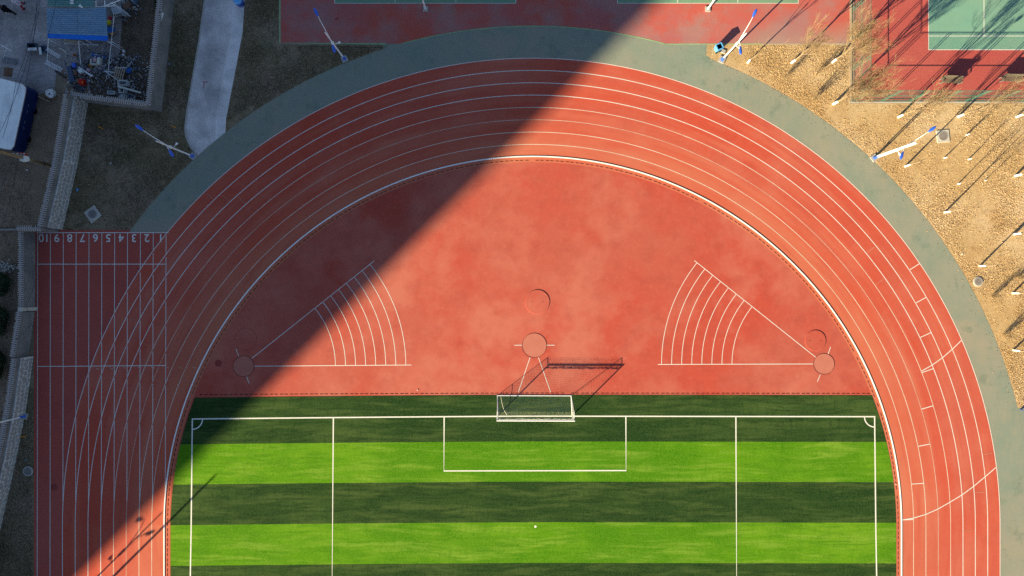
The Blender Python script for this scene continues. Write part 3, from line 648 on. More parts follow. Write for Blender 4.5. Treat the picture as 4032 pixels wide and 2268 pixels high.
lamp(761, 616, 'white lamp post with blue heads on the lawn where the paved path ends', (-.81, .59), lower=(1.0, 5.3, .58, -.81))
lamp(1357, 233, 'white lamp post with blue heads in the dark lawn wedge beside the ball court', (-.43, .90), lower=(1.0, 5.3, .37, -.93))
lamp(2842, 236, 'white lamp post with blue heads rising beside the open blue litter bin', (.43, .90), lower=(1.05, 5.3, .02, -1))
lamp(3441, 622, 'white twin-pole lamp post with blue heads on the dry lawn near the square manhole pad', (.80, .60), lower=(.9, 5.3, -.4, -.9), twin=True)
lamp(98, 1638, 'white lamp post with a blue head at the foot of the rubble stone wall', (-.95, .25), lower=(1.0, 5.3, .6, -.8))
lamp(128, 2524, 'lamp post beside the sprint straight whose thin shadow crosses the lanes', (-.95, -.1), lower=(.9, 5.3), pole_h=6.4, upper=(1.3, 6.1))
def mast(x, y, h, label):
    gx, gy = G(x, y); t = thing('light_mast', (gx, gy, 0), label, 'mast')
    MB().box((gx, gy, .1), (.8, .8, .25)).build('footing', 'concrete', t)
    MB().tube((gx, gy, .2), (gx, gy, h), .15, .09, 14).build('pole', 'white_metal', t)
    MB().box((gx, gy, h - .35), (.5, .12, .3), .8).build('floodlight', 'grey_metal', t)
mast(117, 2597, 9.2, 'tall pale mast beside the sprint straight whose shadow reaches the turf')

# ------------------------------------------------------------------ walls with tile copings and rubble faces
tile_mb = MB().box((0, .15, -.045), (.085, .26, .04), M=Matrix.Rotation(math.radians(-24), 3, 'X'))
tile_me = raw_mesh('coping_tile', tile_mb, 'coping_tile')
def clip(poly, p, q):
    """keep the part of poly nearer to p than to q"""
    m = (p + q) / 2; d = q - p; out = []
    for i in range(len(poly)):
        a, b = poly[i], poly[(i + 1) % len(poly)]; fa, fb = (a - m).dot(d), (b - m).dot(d)
        if fa <= 0: out.append(a)
        if (fa < 0) != (fb < 0) and fa != fb: out.append(a + (b - a) * (fa / (fa - fb)))
    return out
def wall(pts, h, thick, label, stone_h=0.0, mat_body='plaster', tiles=True, v0=0.0):
    W = [Vector(G(*p)) for p in pts]; t = thing('boundary_wall', (W[0].x, W[0].y, 0), label, 'wall')
    for s_ in range(len(W) - 1):
        a, b = W[s_], W[s_ + 1]; d = (b - a); L = d.length; d = d.normalized(); n_ = Vector((-d.y, d.x)); rz = math.atan2(d.y, d.x)
        c = (a + b) / 2 - n_ * thick / 2
        body = MB().box((c.x, c.y, h / 2), (L, thick, h), rz).build('wall_body', mat_body, t)
        MB().box((c.x, c.y, h + .035), (L + .02, thick * .62, .085), rz).build('ridge', 'coping', t)
        if tiles:
            k = int(L / .205)
            for i in range(k):
                p = a + d * ((i + .5) * L / k) - n_ * thick / 2
                for sd in (0, 1):
                    if random.random() < .03: continue
                    inst(tile_me, t, 'coping_tile', Matrix.Translation((p.x - W[0].x, p.y - W[0].y, h + .055)) @ Matrix.Rotation(rz + math.pi * sd + random.uniform(-.06, .06), 4, 'Z') @ Matrix.Rotation(random.uniform(-.05, .05), 4, 'X'))
        if stone_h:
            MB().box((*( (a + b) / 2 + n_ * .045), stone_h / 2), (L, .09, stone_h), rz).build('mortar_bed', 'mortar', t)
            nu, nv = max(1, int(L / .40)), max(1, int(stone_h / .47)); cu, cv = L / nu, stone_h / nv
            seeds = {(i, j): Vector(((i + .5 + random.uniform(-.34, .34) + (.25 if j % 2 else 0)) * cu, (j + .5 + random.uniform(-.3, .3)) * cv)) for i in range(-2, nu + 2) for j in range(-2, nv + 2)}
            for i in range(nu):
                for j in range(nv):
                    p = seeds[(i, j)]; poly = [Vector((0, 0)), Vector((L, 0)), Vector((L, stone_h)), Vector((0, stone_h))]
                    for di in (-2, -1, 0, 1, 2):
                        for dj in (-2, -1, 0, 1, 2):
                            if (di or dj) and poly and (i + di, j + dj) in seeds: poly = clip(poly, p, seeds[(i + di, j + dj)])
                    if len(poly) < 3: continue
                    cen = sum(poly, Vector((0, 0))) / len(poly); sh = .05
                    rg = []
                    # rounded outline
                    m_ = len(poly); P3 = []
                    for q in range(m_):
                        x0, x1 = poly[q], poly[(q + 1) % m_]; P3 += [x0.lerp(x1, .28), x0.lerp(x1, .72)]
                    def off(fr, dep): 
                        o = []
                        for x in P3:
                            y = cen + (x - cen) * fr; w = a + d * y.x + n_ * (.092 + dep); o.append((w.x, w.y, max(.01, y.y)))
                        return o
                    dep = random.uniform(.025, .055); r0, r1 = off(.90, -.004), off(.74, dep); k_ = len(P3)
                    MB().add(r0 + r1, [tuple(range(k_, 2 * k_))] + [(q, (q + 1) % k_, k_ + (q + 1) % k_, k_ + q) for q in range(k_)]).build('stone', 'rubble', t)
    return t
wall([(715, -260), (637, 440)], 2.3, .30, 'grey yard wall with tiled coping running beside the dark lawn strip', mat_body='plaster')
wall([(624, 438), (338, 404)], 2.22, .30, 'tiled-top yard wall below the scrap heap facing the lamp post lawn')
wall([(343, 405), (303, 643), (243, 903)], 2.9, .30, 'rubble-faced boundary wall with tiled coping above the lane numbers', stone_h=2.05)
wall([(231, 914), (139, 913)], 2.45, .28, 'short tiled wall return above lane number ten')
wall([(139, 918), (139, 1212)], 1.8, .28, 'plain grey wall with tiled coping along the top of the sprint straight')
wall([(138, 1226), (112, 1398)], 2.0, .28, 'stained plaster wall between the concrete post and the rubble stonework')
wall([(128, 1403), (97, 1620), (62, 1800), (0, 2075), (-75, 2330)], 2.3, .30, 'long rubble stone wall bending away beside the dark verge of the straight', stone_h=1.6)
c = G(141, 1216); t = thing('concrete_post', (*c, 0), 'cream concrete post standing in the gap of the grey wall', 'post')
MB().box((c[0] - .05, c[1], 1.0), (.34, .34, 2.0)).build('shaft', 'concrete_pale', t, bevel=.02); MB().box((c[0] - .05, c[1], 2.03), (.42, .42, .06)).build('cap', 'concrete_pale', t)

# verge beside the straight
struct(MB().poly([G(128, 1405), G(134, 1405), G(134, YB), G(-120, YB), G(-75, 2330), G(62, 1800)], .0045).build('verge', 'old_lawn'))
# yard and path
yard = struct(MB().poly([G(-400, -600), G(660, -600), G(620, 430), G(360, 395), G(330, 300), G(225, 270), G(215, 350), G(150, 372), G(-400, 300)], .0045).build('yard_paving', 'brick_pave'))
struct(MB().poly([G(505, -600), G(700, -600), G(626, 425), G(360, 396), G(350, 318), G(300, 285), G(330, 240), G(470, 225), G(480, 100)], .0085).build('yard_soil', 'dark_soil'))
pl = [G(*p) for p in ((830, -400), (806, 0), (785, 155), (760, 300), (736, 440), (728, 505), (733, 540), (752, 582), (778, 614))]
pr = [G(*p) for p in ((1000, -400), (963, 10), (955, 130), (915, 340), (890, 470), (887, 545))]
pin = [G(*p) for p in ((955, -400), (918, 10), (908, 130), (870, 340), (848, 470), (845, 566))]
path = struct(MB().poly(pl + [G(846, 566)] + pin[::-1][1:], .0085).build('paved_path', 'path_pave'))
MB().poly(pin + pr[::-1], .0085).build('path_border', 'path_edge', path)
MB().ribbon(pl, .12, .05).build('path_kerb', 'concrete', path)
mb = MB()
for i in range(len(pl) - 1):
    mb.beam((*pl[i], .03), (*pl[i + 1], .03), .11, .09)
mb.build('kerb_stone', 'concrete', path); bpy.data.objects.remove(bpy.data.objects['path_kerb'])
MB().ribbon([GZ(2056, 832), GZ(2110, 832)], .10, .0125).build('red_paint_mark', 'red_paint', path); MB().ribbon([GZ(2070, 838), GZ(2066, 900)], .09, .0122).build('red_paint_mark', 'red_paint', path)

# ------------------------------------------------------------------ manholes, bins, benches, hoops, fences
def manhole(x, y, r, pad, rot, label, sq=True):
    c = G(x, y); t = thing('manhole', (*c, 0), label, 'manhole')
    if sq: MB().box((c[0], c[1], .03), (pad, pad, .08), rot).build('pad', 'concrete_pale', t, bevel=.02)
    else: MB().lathe([(pad / 2, 0), (pad / 2, .06), (pad / 2 - .02, .07)], (*c, 0), 32).build('pad', 'concrete_pale', t)
    MB().lathe([(r + .06, .06), (r + .06, .09), (r, .095), (r, .08)], (*c, 0), 32).build('frame', 'concrete', t)
    lid = MB().lathe([(r - .01, .07), (r - .01, .088)], (*c, 0), 32).build('cover', 'cover_iron', t)
    for q in range(-2, 3): MB().box((c[0], c[1] + q * r * .32, .091), (r * 1.5 * math.sqrt(1 - (q * .32) ** 2), .03, .006)).build('tread_bar', 'cover_iron', lid)
manhole(3712, 537, .42, 1.25, .1, 'round manhole cover on a square concrete pad in the dry lawn')
manhole(3850, 1109, .36, 1.0, 0, 'round manhole cover in a ring at the edge of the dry lawn by the runoff', False)
manhole(366, 843, .40, 1.28, .62, 'round manhole cover on a tilted square pad in the shaded lawn')
manhole(111, 1855, .38, 1.0, 0, 'round manhole cover in the dark verge beside the sprint straight', False)

def bin_box():
    c = G(2822, 196); t = thing('litter_bin', (*c, 0), 'open blue plastic litter bin on the lawn corner by the ball court', 'bin'); rz = .42
    R = Matrix.Rotation(rz, 3, 'Z')
    def shell(w0, d0, w1, d1, z0, z1): 
        vs = []
        for (w, d, z) in ((w0, d0, z0), (w1, d1, z1)):
            for sx, sy in ((-1, -1), (1, -1), (1, 1), (-1, 1)): vs.append(R @ Vector((sx * w / 2, sy * d / 2, z)) + Vector((*c, 0)))
        return vs
    mb = MB(); mb.add(shell(.48, .46, .62, .58, .05, .92), [(0, 1, 5, 4), (1, 2, 6, 5), (2, 3, 7, 6), (3, 0, 4, 7), (3, 2, 1, 0)])
    mb.build('body', 'bin_blue', t)
    mb = MB(); vo = shell(.66, .62, .66, .62, .90, .97); vi = shell(.50, .46, .50, .46, .90, .97)
    mb.add(vo + vi, [(0, 1, 5, 4), (1, 2, 6, 5), (2, 3, 7, 6), (3, 0, 4, 7), (4, 5, 13, 12), (5, 6, 14, 13), (6, 7, 15, 14), (7, 4, 12, 15), (12, 13, 9, 8), (13, 14, 10, 9), (14, 15, 11, 10), (15, 12, 8, 11)])
    mb.build('rim', 'bin_blue', t)
    MB().add(shell(.46, .44, .58, .54, .10, .88), [(0, 4, 5, 1), (1, 5, 6, 2), (2, 6, 7, 3), (3, 7, 4, 0), (0, 1, 2, 3)]).build('dark_inside', 'black', t)  # shade of the open bin put into black inner faces
    for s_ in (-1, 1):
        p = R @ Vector((s_ * .2, -.29, .09)) + Vector((*c, 0)); ax = R @ Vector((.05, 0, 0)); MB().tube(p - ax, p + ax, .09, n=14).build('wheel', 'black', t)
bin_box()
c = G(2847, 203); tag(MB().box((*c, .05), (.45, .36, .12), -.35).build('concrete_block', 'concrete', bevel=.01), 'small grey concrete slab beside the open blue litter bin', 'block')
c = G(950, 16); t = thing('domed_bin', (*c, 0), 'glossy dark blue domed barrel bin at the edge of the paved path', 'bin')
MB().lathe([(.30, .02), (.38, .1), (.42, .5), (.40, .85)], (*c, 0), 24).build('barrel', 'deep_blue', t, smooth=True)
MB().lathe([(.42, .84), (.43, .9), (.36, 1.05), (.2, 1.16), (0, 1.2)], (*c, 0), 24).build('dome_lid', 'bin_blue', t, smooth=True)

def bench(x, y, rz, label):
    c = G(x, y); t = thing('park_bench', (*c, 0), label, 'bench'); R = Matrix.Rotation(rz, 3, 'Z'); W = lambda v: R @ Vector(v) + Vector((*c, 0))
    for i in range(5): MB().box(W((0, -.18 + .105 * i, .45)), (1.95, .085, .035), rz).build('seat_slat', 'bench_wood', t)
    for i in range(5): MB().box(W((0, .27 + .02 * i, .53 + .105 * i)), (1.95, .03, .10), rz).build('back_slat', 'bench_wood', t)
    for sx in (-.9, .9):
        for sy in (-.17, .22): MB().box(W((sx, sy, .225)), (.06, .06, .45), rz).build('leg', 'junk_grey', t)
        MB().box(W((sx, .3, .70)), (.05, .05, .60), rz).build('back_post', 'junk_grey', t)
        MB().box(W((sx * 1.06, .03, .65)), (.07, .50, .05), rz).build('armrest', 'bench_wood', t)
        MB().box(W((sx * 1.06, -.19, .55)), (.05, .05, .20), rz).build('arm_post', 'junk_grey', t)
bench(3735, 324, -.03, 'dark slatted bench standing in the shade line of the fence posts, farther from the tennis net side')
bench(3970, 318, -.03, 'dark slatted bench nearest the lamp head shadow, at the end of the tennis court row')
bpy.data.objects['park_bench']['label'] = 'dark slatted park bench nearer the corner of the green fence'
bpy.data.objects['park_bench.001']['label'] = 'dark slatted park bench farther from the corner of the green fence'

def hoop(x, y, label):
    c = G(x, y); t = thing('basketball_hoop', (*c, 0), label, 'basketball hoop', 'hoops on the ball court'); b = Vector((*c, 0))
    MB().box((c[0], c[1], .06), (.5, .5, .1)).build('base_plate', 'concrete', t)
    MB().path([b + Vector((0, 0, .05)), b + Vector((0, 0, 2.6)), b + Vector((0, .5, 3.2)), b + Vector((0, 1.9, 3.35))], .085, 12).build('pole', 'white_metal', t)
    MB().tube(b + Vector((0, .05, 2.3)), b + Vector((0, 1.6, 3.05)), .035, n=8).build('strut', 'white_metal', t)
    bb = MB().box(b + Vector((0, 1.95, 3.4)), (1.8, .04, 1.05)).build('backboard', 'kerb_white', t)
    q = [b + Vector((.225 * math.cos(a), 2.26 + .225 * math.sin(a), 3.05)) for a in np.linspace(0, 2 * math.pi, 25)]
    MB().path(q, .012, 6).build('rim', 'junk_red', t)
hoop(1676, 36, 'white basketball hoop on the shaded court panel, set back over its baseline')
hoop(2786, 37, 'white basketball hoop on the sunlit court panel, close to the litter bin')

def fence(a, b, label, pitch=2.75, h=3.4):
    a, b = Vector((*G(*a), 0)), Vector((*G(*b), 0)); d = b - a; L = d.length; d = d.normalized(); t = thing('mesh_fence', a, label, 'fence', 'tennis court fences')
    n_ = int(L / pitch)
    for i in range(n_ + 1):
        p = a + d * (i * L / n_)
        for q in (0, .26):
            if i == n_ and q: continue
            MB().tube(p + d * q, p + d * q + Vector((0, 0, h)), .032, n=8).build('post', 'fence_green', t)
    for z, r in ((.12, .022), (h * .52, .03), (h, .03)): MB().tube(a + Vector((0, 0, z)), b + Vector((0, 0, z)), r, n=8).build('rail', 'fence_green', t)
    mb = MB(); st = .075; k = int(L / st)
    for i in range(-int(h / st), k):
        for sg in (1, -1):
            u0, z0, u1, z1 = i * st, 0.0, i * st + h, h
            if sg < 0: u0, u1 = u1, u0
            # clip to the panel
            def cl(u0, z0, u1, z1):
                f0, f1 = 0.0, 1.0
                du = u1 - u0
                for lim, s_ in ((0, 1), (L, -1)):
                    e0, e1 = s_ * (u0 - lim), s_ * (u1 - lim)
                    if e0 < 0 and e1 < 0: return None
                    if e0 < 0: f0 = max(f0, e0 / (e0 - e1))
                    elif e1 < 0: f1 = min(f1, e0 / (e0 - e1))
                return f0, f1
            r = cl(u0, z0, u1, z1)
            if not r or r[1] - r[0] < .01: continue
            A = a + d * (u0 + (u1 - u0) * r[0]) + Vector((0, 0, .12 + (h - .12) * (z0 + (z1 - z0) * r[0]) / h)); B = a + d * (u0 + (u1 - u0) * r[1]) + Vector((0, 0, .12 + (h - .12) * (z0 + (z1 - z0) * r[1]) / h))
            mb.tube(A, B, .0021, n=3, caps=False)
    mb.build('wire_mesh', 'fence_wire', t, kind='stuff')
fence((3357, 397), (4350, 398), 'green wire mesh fence along the bench side of the tennis court')
fence((3357, 391), (3357, -420), 'green wire mesh fence between the ball court and the tennis court')

# ------------------------------------------------------------------ trees and shrubs
def tree_meshes(seed, h, r0, nb, dens, clear, lean=.0):
    rnd = random.Random(seed); tr = MB(); cr = MB()
    top = Vector((rnd.uniform(-.12, .12), rnd.uniform(-.12, .12), h * .62))
    pts = [Vector((0, 0, 0)), Vector((rnd.uniform(-.03, .03), rnd.uniform(-.03, .03), clear * .6)), Vector((rnd.uniform(-.06, .06), rnd.uniform(-.06, .06), clear)), top]
    rr = [r0, r0 * .82, r0 * .7, r0 * .30]
    for i in range(3): tr.tube(pts[i], pts[i + 1], rr[i], rr[i + 1], 9, caps=True)
    def grow(p, d, L, r, lev):
        n_ = 3 if lev < 2 else 2; q = p; dd = d.copy(); nodes = [(p, dd)]
        for i in range(n_):
            dd = (dd + Vector((rnd.uniform(-.16, .16), rnd.uniform(-.16, .16), .10 + rnd.uniform(-.06, .12)))).normalized(); q2 = q + dd * (L / n_)
            cr.tube(q, q2, r * (1 - .7 * i / n_), r * (1 - .7 * (i + 1) / n_), 5 if lev < 1 else 3, caps=False); q = q2; nodes.append((q, dd))
        if lev >= 3: return
        kids = (dens[lev])
        for j in range(kids):
            f = rnd.uniform(.25, 1.0); idx = min(int(f * n_), n_ - 1); a, b = nodes[idx][0], nodes[idx + 1][0]; pp = a.lerp(b, f * n_ - idx)
            ax = Vector((rnd.uniform(-1, 1), rnd.uniform(-1, 1), rnd.uniform(-.4, 1))).normalized(); ang = math.radians(rnd.uniform(18, 46))
            nd = (nodes[idx + 1][1] * math.cos(ang) + ax * math.sin(ang)).normalized()
            grow(pp, nd, L * rnd.uniform(.38, .62), max(.0075, r * .5), lev + 1)
    for i in range(nb):
        z = clear + (h * .62 - clear) * (i + .2) / nb; f = (z - clear) / (h * .62 - clear); base = pts[2].lerp(top, f)
        az = i * 2.4 + rnd.uniform(-.4, .4); inc = math.radians(rnd.uniform(20, 42) * (1 - .4 * f))
        d = Vector((math.cos(az) * math.sin(inc), math.sin(az) * math.sin(inc), math.cos(inc)))
        grow(base, d, (h - z) * rnd.uniform(.62, .85), r0 * .36 * (1 - .4 * f), 0)
    return raw_mesh('trunk', tr, 'bark'), raw_mesh('crown', cr, 'twig'), pts, rr
def sleeve(pts, rr, hw):
    f = min(1, hw / pts[1].z); e = pts[0].lerp(pts[1], f)
    return raw_mesh('whitewashed_base', MB().tube(pts[0], e, rr[0] + .012, rr[0] * (1 - .18 * f) + .012, 12), 'whitewash')
big = [tree_meshes(s_, 6.6 + .5 * s_, .105, 11, (6, 5, 3), 1.9 + .15 * s_) for s_ in (0, 1, 2)]
dense = [tree_meshes(10 + s_, 7.4, .11, 15, (9, 7, 3), 1.9) for s_ in (0, 1)]
slim = [tree_meshes(20 + s_, 5.6, .085, 5, (3, 3, 2), 2.2) for s_ in (0, 1)]
small = [tree_meshes(30 + s_, 3.2, .05, 5, (3, 2, 0), 1.0) for s_ in (0, 1)]
def put_tree(kind, x, y, label, hw=.95, rz=0, sc=1.0, group='bare trees on the dry lawn'):
    tm, cm, pts, rr = kind; t = thing('bare_tree', (*G(x, y), 0), label, 'tree', group); M = Matrix.Rotation(rz, 4, 'Z') @ Matrix.Scale(sc, 4)
    inst(tm, t, 'trunk', M); inst(cm, t, 'crown', M); inst(sleeve(pts, rr, hw), t, 'whitewashed_base', M)
put_tree(small[0], 2944, 247, 'small whitewashed bare tree just beside the lamp post by the litter bin', .9, 0, 1.5)
put_tree(big[0], 3117, 247, 'whitewashed bare tree between the litter bin lamp and the fence, below the dusty court', .95, 1)
put_tree(dense[1], 3277, 245, 'whitewashed bare tree leaning its twigs over the side fence', .95, 2)
put_tree(dense[0], 3282, 409, 'densely twigged whitewashed tree at the corner of the green fence', .95, 0, 1.05)
put_tree(big[1], 3537, 461, 'whitewashed bare tree under the fence in front of the first bench', .95, 3)
put_tree(big[2], 3773, 459, 'whitewashed bare tree under the fence between the two benches', .95, 5)
put_tree(big[0], 4002, 460, 'whitewashed bare tree under the fence in front of the second bench', .95, 4)
put_tree(small[1], 3804, 532, 'slight whitewashed sapling level with the square manhole pad', .55, 1)
put_tree(slim[0], 3564, 655, 'slim whitewashed tree just below the twin-pole lamp', .95, 1)
put_tree(small[0], 3717, 622, 'slight whitewashed sapling just below the square manhole pad', .5, 2)
put_tree(small[1], 3812, 628, 'slight whitewashed sapling one row below the manhole, second along', .5, 4)
put_tree(small[0], 3771, 725, 'slight leaning sapling with a short whitewashed foot on open dry grass', .45, 4.5)
put_tree(small[1], 3878, 711, 'thinnest whitewashed sapling on the open dry grass', .35, .5, .75)
put_tree(big[1], 3997, 692, 'whitewashed bare tree by a pale bare patch in the dry lawn', .95, 1.4)
put_tree(slim[1], 3719, 836, 'slim whitewashed tree casting one long shadow across open grass', .95, 0)
put_tree(big[2], 3993, 921, 'whitewashed bare tree at the start of the row down the lawn edge', .95, 2.5)
put_tree(slim[0], 3857, 1047, 'slim whitewashed tree just above the ringed manhole', .95, 3.3)
put_tree(slim[1], 3987, 1154, 'slim whitewashed tree just below the ringed manhole', .95, 2)
put_tree(slim[0], 3989, 1378, 'slim whitewashed tree lowest in the dry lawn', .95, 5)
for i, (x, y) in enumerate(((4180, 560), (4190, 800), (4170, 1040), (4185, 1270), (4200, 470))):
    put_tree((big + slim)[i % 5], x, y, ('whitewashed bare tree standing outside the blue frame row, level with the manhole pad', 'whitewashed bare tree in the outer lawn row beyond the pale bare patch', 'slim bare tree in the outer lawn row beyond the ringed manhole', 'slim bare tree in the outer lawn row beyond the lowest shrub', 'whitewashed bare tree at the outer end of the green bench fence')[i], 1.1, i * 1.3)
def shrub_mesh(seed, n, h, spread):
    rnd = random.Random(seed); mb = MB()
    for i in range(n):
        az = rnd.uniform(0, 6.28); inc = abs(rnd.gauss(0, spread)); d = Vector((math.cos(az) * math.sin(inc), math.sin(az) * math.sin(inc), math.cos(inc)))
        p = Vector((rnd.gauss(0, .10), rnd.gauss(0, .10), 0)); L = h * rnd.uniform(.6, 1.05); q = p
        for k in range(3):
            d = (d + Vector((rnd.uniform(-.12, .12), rnd.uniform(-.12, .12), .05))).normalized(); q2 = q + d * L / 3; mb.tube(q, q2, .011 - .003 * k, .009 - .003 * k, 3, caps=False)
            for s_ in range(2):
                e = (d + Vector((rnd.uniform(-.6, .6), rnd.uniform(-.6, .6), .1))).normalized(); mb.tube(q2, q2 + e * L * .25, .006, .003, 3, caps=False)
            q = q2
    return raw_mesh('stems', mb, 'twig')
shr = [shrub_mesh(i, 30, 1.45, .24) for i in range(3)]
for i, (x, y, sc, lb) in enumerate(((3086, 308, 1.0, 'leafless shrub nearest the green runoff below the first lawn tree'), (3200, 391, 1.15, 'leafless shrub at the lawn edge below the fence corner tree'), (3215, 290, .95, 'leafless shrub in the lawn pocket between two whitewashed trees'),
                                    (3911, 1166, 1.1, 'leafless shrub beside the ringed manhole'), (3955, 1318, 1.25, 'leafless shrub between the two lowest slim trees'), (4010, 1090, 1.1, 'leafless shrub behind the slim tree above the ringed manhole'))):
    t = thing('bare_shrub', (*G(x, y), 0), lb, 'shrub', 'leafless shrubs'); inst(shr[i % 3], t, 'stems', Matrix.Rotation(i, 4, 'Z') @ Matrix.Scale(sc, 4))
# dark evergreen growth outside the wall
def bush(x, y, rx, ry, hh, n, label):
    c = G(x, y); t = thing('evergreen_bush', (*c, 0), label, 'bush', 'bushes outside the wall'); mb = MB()
    for i in range(n):
        v = Vector((random.gauss(0, 1), random.gauss(0, 1), random.gauss(0, 1))).normalized() * random.uniform(.55, 1.0) ** .5
        p = Vector((c[0] + v.x * rx * (1 + .25 * math.sin(5 * v.y)), c[1] + v.y * ry, max(.05, hh * .5 + v.z * hh * .5))); s_ = random.uniform(.05, .13)
        a = Vector((random.uniform(-1, 1), random.uniform(-1, 1), random.uniform(-.5, .5))).normalized(); b = a.cross(Vector((random.uniform(-1, 1), random.uniform(-1, 1), 1))).normalized()
        mb.add([p, p + a * s_ + b * s_ * .4, p + a * s_ * 2, p + a * s_ - b * s_ * .4], [(0, 1, 2, 3)])
    mb.build('foliage', 'evergreen', t); st = MB()
    for i in range(5): st.tube((c[0] + random.uniform(-.1, .1), c[1] + random.uniform(-.1, .1), 0), (c[0] + random.uniform(-.5, .5) * rx, c[1] + random.uniform(-.5, .5) * ry, hh * .6), .03, .012, 5)
    st.build('stems', 'bark', t)
bush(18, 1120, .9, 1.3, 1.6, 2600, 'dark evergreen bush outside the wall just below the pale rubble heap')
bush(10, 1260, 1.0, 1.7, 1.8, 3200, 'dark evergreen bush outside the wall level with the concrete post')
bush(0, 1430, .9, 1.7, 1.6, 3000, 'dark evergreen bush outside the wall where the rubble stonework begins')
bush(640, 15, .55, .6, .9, 1200, 'brown-green bush inside the yard wall at the top of the yard')

# ------------------------------------------------------------------ grass, leaves and litter as real blades
def scatter(name, n, box, keep, material, hmin, hmax, wmin, wmax, parent=None, flat=.35):
    x = RNG.uniform(box[0], box[2], n); y = RNG.uniform(box[1], box[3], n); ok = keep(x, y); x, y = x[ok], y[ok]; n = len(x)
    X = (x - 2016) / S; Y = (1134 - y) / S
    az = RNG.uniform(0, 6.283, n); w = RNG.uniform(wmin, wmax, n); h = RNG.uniform(hmin, hmax, n); ln = RNG.uniform(-1, 1, (n, 2)) * h[:, None] * 1.1
    ca, sa = np.cos(az), np.sin(az); V = np.zeros((n, 4, 3), np.float32)
    V[:, 0, 0] = X - ca * w; V[:, 0, 1] = Y - sa * w; V[:, 1, 0] = X + ca * w; V[:, 1, 1] = Y + sa * w; V[:, :2, 2] = .002
    V[:, 2, 0] = X + ca * w * flat + ln[:, 0]; V[:, 2, 1] = Y + sa * w * flat + ln[:, 1]; V[:, 3, 0] = X - ca * w * .8 + ln[:, 0]; V[:, 3, 1] = Y - sa * w * .8 + ln[:, 1]
    V[:, 2, 2] = h; V[:, 3, 2] = h * RNG.uniform(.5, 1, n)
    me = bpy.data.meshes.new(name); me.vertices.add(n * 4); me.vertices.foreach_set('co', V.ravel())
    me.loops.add(n * 4); me.loops.foreach_set('vertex_index', np.arange(n * 4, dtype=np.int32))
    me.polygons.add(n); me.polygons.foreach_set('loop_start', np.arange(0, n * 4, 4, dtype=np.int32)); me.polygons.foreach_set('loop_total', np.full(n, 4, np.int32))
    me.update(); me.validate(); me.materials.append(MATS[material])
    o = bpy.data.objects.new(name, me); COL.objects.link(o); o['kind'] = 'stuff'
    return o
def vnoise(x, y, sc, seed):
    r = np.random.default_rng(seed); g_ = r.random((64, 64)); u = x * sc; v = y * sc
    i = np.floor(u).astype(int); j = np.floor(v).astype(int); f = u - i; k = v - j; f = f * f * (3 - 2 * f); k = k * k * (3 - 2 * k)
    a = g_[i % 64, j % 64]; b = g_[(i + 1) % 64, j % 64]; c_ = g_[i % 64, (j + 1) % 64]; d = g_[(i + 1) % 64, (j + 1) % 64]
    return (a * (1 - f) + b * f) * (1 - k) + (c_ * (1 - f) + d * f) * k
def keep_r(x, y):
    r = np.hypot(x - TC[0], y - TC[1]); ok = (r > 1966) & (y > 180) & (y < 1602) & (x > 2790) & ~((x > 3338) & (y < 414))
    nse = .6 * vnoise(x, y, 1 / 110., 3) + .4 * vnoise(x, y, 1 / 34., 4)
    return ok & (RNG.random(len(x)) < np.clip((nse - .26) * 2.6, .06, 1))
o = scatter('dry_grass', 420000, (2790, 176, 4330, 1602), keep_r, 'dry_blade', .02, .075, .010, .035)
tag(o, 'golden dry grass covering the sunlit lawn', 'grass')
o = scatter('fallen_leaves', 9000, (2790, 176, 4330, 1602), keep_r, 'leaf_litter', .015, .05, .03, .07, flat=.9)
tag(o, 'brown fallen leaves scattered over the sunlit lawn', 'leaves')
def keep_b(x, y):
    q = np.hypot(x - TC[0], y - TC[1]); return (q > 1880) & (q < 1962) & (y > 230) & (y < 1590) & (x > 2790) & (RNG.random(len(x)) < ((q - 1875) / 90) ** 4)
o = scatter('blown_leaves', 14000, (2790, 230, 4000, 1590), keep_b, 'leaf_litter', .02, .05, .02, .05, flat=.9)
o.location.z = .013; tag(o, 'few brown leaves blown onto the green runoff from the lawn', 'leaves')
wl = lambda y: np.interp(y, [-200, 405, 440, 441, 903], [720, 640, 640, 345, 245])
def keep_l(x, y):
    r = np.hypot(x - TC[0], y - TC[1]); ok = (r > 1966) & (y < 908) & (x > wl(y) + 4)
    pe = np.interp(y, [-100, 0, 155, 300, 440, 505, 540, 614], [808, 803, 782, 757, 733, 724, 729, 775]); pr_ = np.interp(y, [-100, 10, 130, 340, 470, 545, 546, 620], [985, 968, 960, 920, 894, 892, 892, 780])
    ok &= ~((x > pe) & (x < pr_) & (y < 620)) & ~((x > 1096) & (y < 180)) & ~((r < 1990) & (x < 1000) & (y < 640) & (x > 770))
    nse = .6 * vnoise(x, y, 1 / 120., 5) + .4 * vnoise(x, y, 1 / 40., 6)
    return ok & (RNG.random(len(x)) < np.clip((nse - .25) * 2.4, .08, 1))
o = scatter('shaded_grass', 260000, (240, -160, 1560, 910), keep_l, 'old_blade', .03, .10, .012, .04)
tag(o, 'dull olive brown grass of the lawns in the tower shadow', 'grass')
def keep_y(x, y): return ((x > 330) & (x < wl(y) - 60) & (y < 400) & (y > -40) & (x + .5 * y > 470)) | ((x < 130) & (y > 640) & (y < 2260) & (x < np.interp(y, [640, 900, 1212, 1400, 1620, 1800, 2075, 2270], [130, 120, 115, 90, 70, 40, -20, -80])))
o = scatter('yard_weeds', 60000, (-60, -40, 640, 2268), keep_y, 'leaf_litter', .02, .12, .012, .05); tag(o, 'brown weeds and leaf litter over the yard soil', 'weeds')
def keep_v(x, y): return (y > 1640) & (x < 131) & (x > np.interp(y, [1640, 1800, 2075, 2330], [104, 72, 8, -70]))
